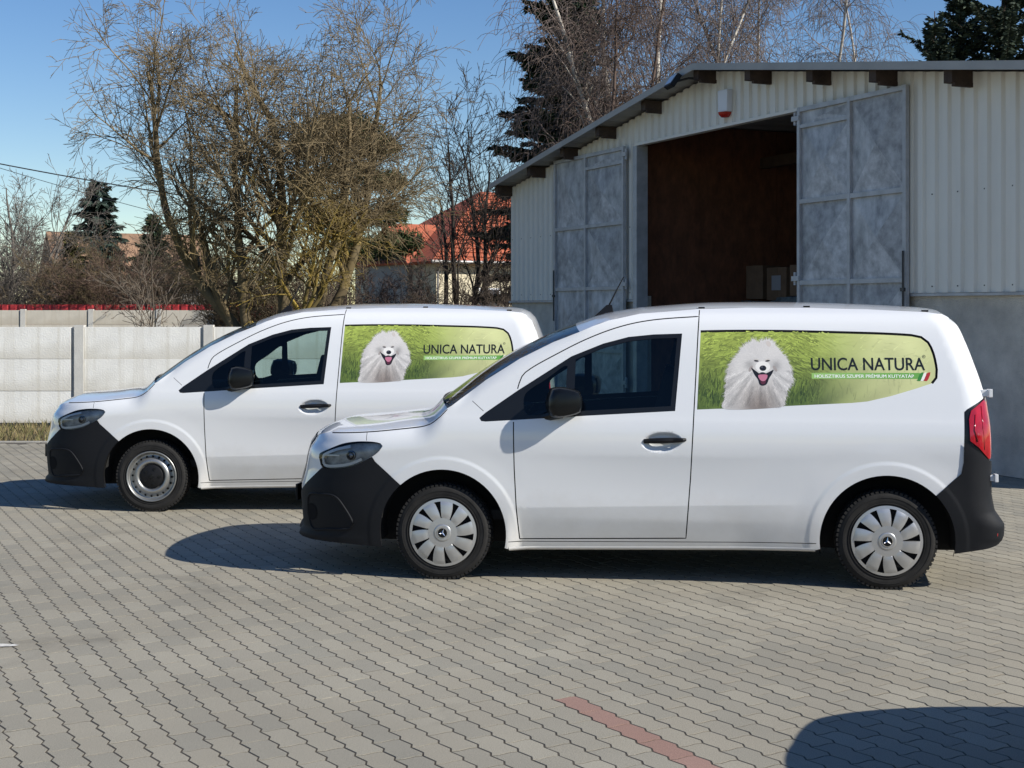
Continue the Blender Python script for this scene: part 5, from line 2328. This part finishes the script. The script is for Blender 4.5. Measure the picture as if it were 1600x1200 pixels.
# bare trees left and right
PT = dict(n=[8, 8, 5, 3], ref=[4.2, 2.2, 1.2, .6], ratio=[.5, .5, .5, .5], ang=[32, 38, 40, 40], up=[.03, .03, .02, .01, 0], wob=[.06, .08, .09, .1, .1], step=[.35, .3, .24, .2, .18], taper=.35,
          start=[.25, .15, .1, .1], rr=[.5, .5, .55, .6], rmin=.007)
t = Tree(71)
for dx, L in ((-.35, 4.6), (-.1, 5.6), (.15, 5.3), (.4, 4.4)):
    t.limb((dx * .3, 0, 0), (dx, .1, 1), L, .09, 0, PT)
split_tree('bare_tree', 'pale fan-shaped bare tree at the left edge', t, (-15.9, 45, 0), bark_col((.17, .15, .13), (.10, .085, .07)), .025, 'bare trees beyond the wall')
t = Tree(72)
for dx, L in ((-.45, 4.8), (-.12, 6.0), (.1, 6.3), (.3, 5.4), (.55, 4.4)):
    t.limb((dx * .8, 0, 0), (dx * .6, .1, 1), L, .095, 0, dict(PT, n=[7, 7, 4, 2]))
split_tree('bare_tree', 'dark several-stemmed bare tree in front of the red roof', t, (-1.25, 38, 0), bark_col((.06, .05, .042), (.028, .024, .02)), .025, 'bare trees beyond the wall')


# conifers
def conifer(name, label, loc, H, Rad, seed, c1, c2, dens=1.0, droop=.35, top=0.0, shape=.9, first=.12, nl=.11, up_tips=False):
    rq = random.Random(seed)
    rg = np.random.default_rng(seed)
    o = empty(name, loc, 0, label, 'tree', 'conifers beyond the yard')
    tr = MB().tube([(0, 0, 0), (.03, .02, H * .5), (0, 0, H)], [H * .018, H * .011, .012], 8)
    tr.obj('trunk', M['timber'], o, smooth=True)
    base, dirs, ln, cc = [], [], [], []
    tw = Tree(seed)
    z = H * first
    while z < H * .985:
        f = (z / H - first) / (1 - first)
        rad = Rad * (1 - f) ** shape * rq.uniform(.75, 1.15) + .05
        for k in range(int(6 + 3 * (1 - f))):
            a = rq.uniform(0, 2 * math.pi)
            L = rad * rq.uniform(.6, 1.1)
            d0 = np.array((math.cos(a), math.sin(a), .25 + .5 * f))
            n = max(3, int(L / .18))
            p = np.array((0, 0, z))
            for i in range(n):
                s = i / n
                d = d0 + np.array((0, 0, -droop * 1.6 * s + (.45 * s * s if up_tips else 0)))
                d = d / np.linalg.norm(d)
                p2 = p + d * L / n
                tw.seg.append((p, p2, .014 * (1 - s) + .005, .014 * (1 - s) + .004, 1))
                m = int((10 + 22 * s) * dens * L / n / .18 + rq.random())
                if m:
                    sd = np.array((-d[1], d[0], 0))
                    sd /= np.linalg.norm(sd) + 1e-9
                    t_ = rg.random((m, 1))
                    b = p + (p2 - p) * t_
                    side = rg.choice([-1, 1], (m, 1)) * rg.uniform(.3, 1, (m, 1))
                    nd = sd * side + d * rg.uniform(.2, .9, (m, 1)) + np.array((0, 0, 1)) * rg.normal(-droop * .9, .25, (m, 1))
                    nd /= np.linalg.norm(nd, axis=1, keepdims=True)
                    base.append(b)
                    dirs.append(nd)
                    ln.append(rg.uniform(.6, 1.5, (m, 1)) * nl * (1.25 - .5 * s))
                    w = rg.random((m, 1))
                    cc.append(np.array(c1) * (1 - w) + np.array(c2) * w)
                p = p2
        z += H * .021 * rq.uniform(.8, 1.2) / max(.6, dens)
    link('branches', tw.mesh('branches', lambda p, r, l: np.array((.05, .038, .028))), M['bark'], o)
    B, D, Ln, Cc = (np.concatenate(q) for q in (base, dirs, ln, cc))
    sd = np.cross(D, rg.normal(size=D.shape))
    sd /= np.linalg.norm(sd, axis=1, keepdims=True)
    w = Ln * .17
    V = np.stack([B - sd * w * .4, B + D * Ln * .5 - sd * w, B + D * Ln, B + D * Ln * .5 + sd * w], 1).reshape(-1, 3)
    me = np_mesh('crown', V, np.arange(len(V)).reshape(-1, 4))
    set_col(me, np.repeat(Cc, 4, axis=0))
    link('crown', me, M['needle'], o)
    return o


g1, g2 = (.018, .036, .018), (.046, .082, .036)
b1, b2 = (.018, .032, .024), (.06, .085, .065)
conifer('spruce_tree', 'dark spruce standing left of the birches behind the shed', (1.75, 43, 0), 15, 3.3, 81, g1, g2, 1.5, .25, nl=.24)
conifer('spruce_tree', 'small drooping spruce in front of the distant brown roof', (-21.8, 75, 0), 8.5, 2.7, 82, b1, b2, .5, .5, nl=.40, shape=.75)
conifer('spruce_tree', 'dark narrow conifer right of the small spruce', (-18.2, 72, 0), 6.6, 1.9, 83, g1, (.04, .06, .03), .8, .35, nl=.28)
conifer('spruce_tree', 'blue green spruce at the right edge with sparse tip above the roof', (12.5, 42, 0), 10.5, 3.0, 84, b1, (.07, .09, .06), 1.2, .2, nl=.17, up_tips=True)
conifer('spruce_tree', 'taller dark spruce at the right edge of the roof', (14.9, 43, 0), 15.0, 5.4, 85, b1, (.06, .08, .05), 1.0, .25, nl=.18, up_tips=True)
conifer('spruce_tree', 'spruce between the sparse tip and the tall one at right', (13.7, 43.5, 0), 12.0, 3.6, 87, b1, (.06, .08, .05), 1.1, .22, nl=.17, up_tips=True)
conifer('spruce_tree', 'low bushy conifer at far left below the bare tree', (-14.6, 47, 0), 4.3, 1.0, 86, (.06, .06, .02), (.10, .095, .03), .7, .2, nl=.18)


def pine(name, label, loc, clumps, seed, c1, c2):
    rg = np.random.default_rng(seed)
    o = empty(name, loc, 0, label, 'tree', 'conifers beyond the yard')
    top_ = max(c[2] for c in clumps)
    tk = MB().tube([(0, 0, 0), (.1, 0, top_ * .5), (0, 0, top_)], [.2, .15, .06], 8)
    for (x, y, z, rx, rz, n) in clumps:
        tk.tube([(0, 0, z - .5), (x * .6, y * .6, z - .2), (x, y, z)], [.05, .04, .02], 5)
    tk.obj('trunk', M['timber'], o, smooth=True)
    Vs, Cs = [], []
    for (x, y, z, rx, rz, n) in clumps:
        q = rg.normal(size=(n, 3))
        q /= np.linalg.norm(q, axis=1, keepdims=True)
        rad = rg.random((n, 1)) ** .45
        nz = .82 + .25 * np.sin(q[:, :1] * 5 + x) * np.sin(q[:, 1:2] * 4 + z)
        c = q * rad * nz * np.array((rx, rx, rz)) + np.array((x, y, z))
        d = q * .6 + rg.normal(size=(n, 3)) * .6 + np.array((0, 0, .4))
        d /= np.linalg.norm(d, axis=1, keepdims=True)
        s = np.cross(d, rg.normal(size=(n, 3)))
        s /= np.linalg.norm(s, axis=1, keepdims=True)
        L = rg.uniform(.12, .28, (n, 1))
        w = L * .14
        Vs.append(np.stack([c - s * w, c + s * w, c + d * L], 1).reshape(-1, 3))
        k = rg.random((n, 1))
        Cs.append(np.repeat(np.array(c1) * (1 - k) + np.array(c2) * k, 3, axis=0))
    V = np.concatenate(Vs)
    me = np_mesh('crown', V, np.arange(len(V)).reshape(-1, 3))
    set_col(me, np.concatenate(Cs))
    link('crown', me, M['needle'], o)


pine('pine_tree', 'olive green pine half hidden behind the big bare tree', (-6.6, 55, 0),
     [(.1, 0, 8.6, 1.9, .75, 5200), (1.3, .3, 8.0, 1.2, .6, 2600), (-1.3, .2, 8.0, 1.1, .6, 2200), (1.7, 0, 6.6, 1.0, .5, 2000), (.2, .2, 7.0, 1.3, .6, 2200), (1.6, .2, 5.3, 1.2, .5, 2200), (-1.4, 0, 6.5, .9, .5, 1600),
      (2.3, 0, 4.2, 1.2, .6, 2000), (-.4, 0, 5.2, 1.5, .8, 2600), (.7, 0, 4.0, 1.5, .7, 2200)], 91, (.020, .034, .012), (.055, .072, .022))


# birches with hanging twigs
def birch(name, label, loc, stems, seed, twig, spread=1.0, pale=True):
    q = Tree(seed)
    PBi = dict(n=[17, 11, 7], ref=[9.0, 2.6, 1.3], ratio=[.26, .50, .95], ang=[36, 44, 60], up=[.012, .02, -.16, -.22], wob=[.045, .1, .12, .06], step=[.5, .3, .2, .17], taper=.28,
               start=[.22, .15, .15], rr=[.42, .4, .5], rmin=.0065)
    for dx, dy, L, r in stems:
        q.limb((dx * .8, dy, 0), (dx * .12 * spread, dy * .2, 1), L, r, 0, PBi)

    def colr(p, r, l):
        k = cr_.uniform(.75, 1.2)
        if r > .022 and pale:
            return np.clip(np.array((.52, .48, .42)) * k * (1 if cr_.random() > .12 else .3), 0, 1)
        return np.array(twig) * k
    return split_tree(name, label, q, loc, colr, .022, 'birches behind the shed')


birch('birch_tree', 'white-stemmed birch with brown hanging twigs next to the spruce', (3.9, 40, 0), [(-.9, 0, 12.0, .13), (-.2, .2, 13.5, .14), (.4, -.1, 13.0, .13), (1.0, .2, 11.5, .11)], 95, (.19, .15, .132))
birch('birch_tree', 'pale thin birch above the middle of the shed roof', (7.6, 46, 0), [(-.8, 0, 13, .11), (0, .2, 14, .12), (.7, 0, 12.5, .11)], 96, (.22, .185, .17))
birch('birch_tree', 'birch with pale weeping crown right of centre above the roof', (10.4, 47, 0), [(-.4, 0, 13.5, .12), (.5, .2, 12.5, .11)], 97, (.22, .185, .17), 1.3)
birch('birch_tree', 'dark brown weeping birch in front of the dark spruce', (2.9, 38, 0), [(-.3, 0, 10.5, .09), (.5, 0, 11, .09)], 98, (.11, .078, .064), 1.2, False)
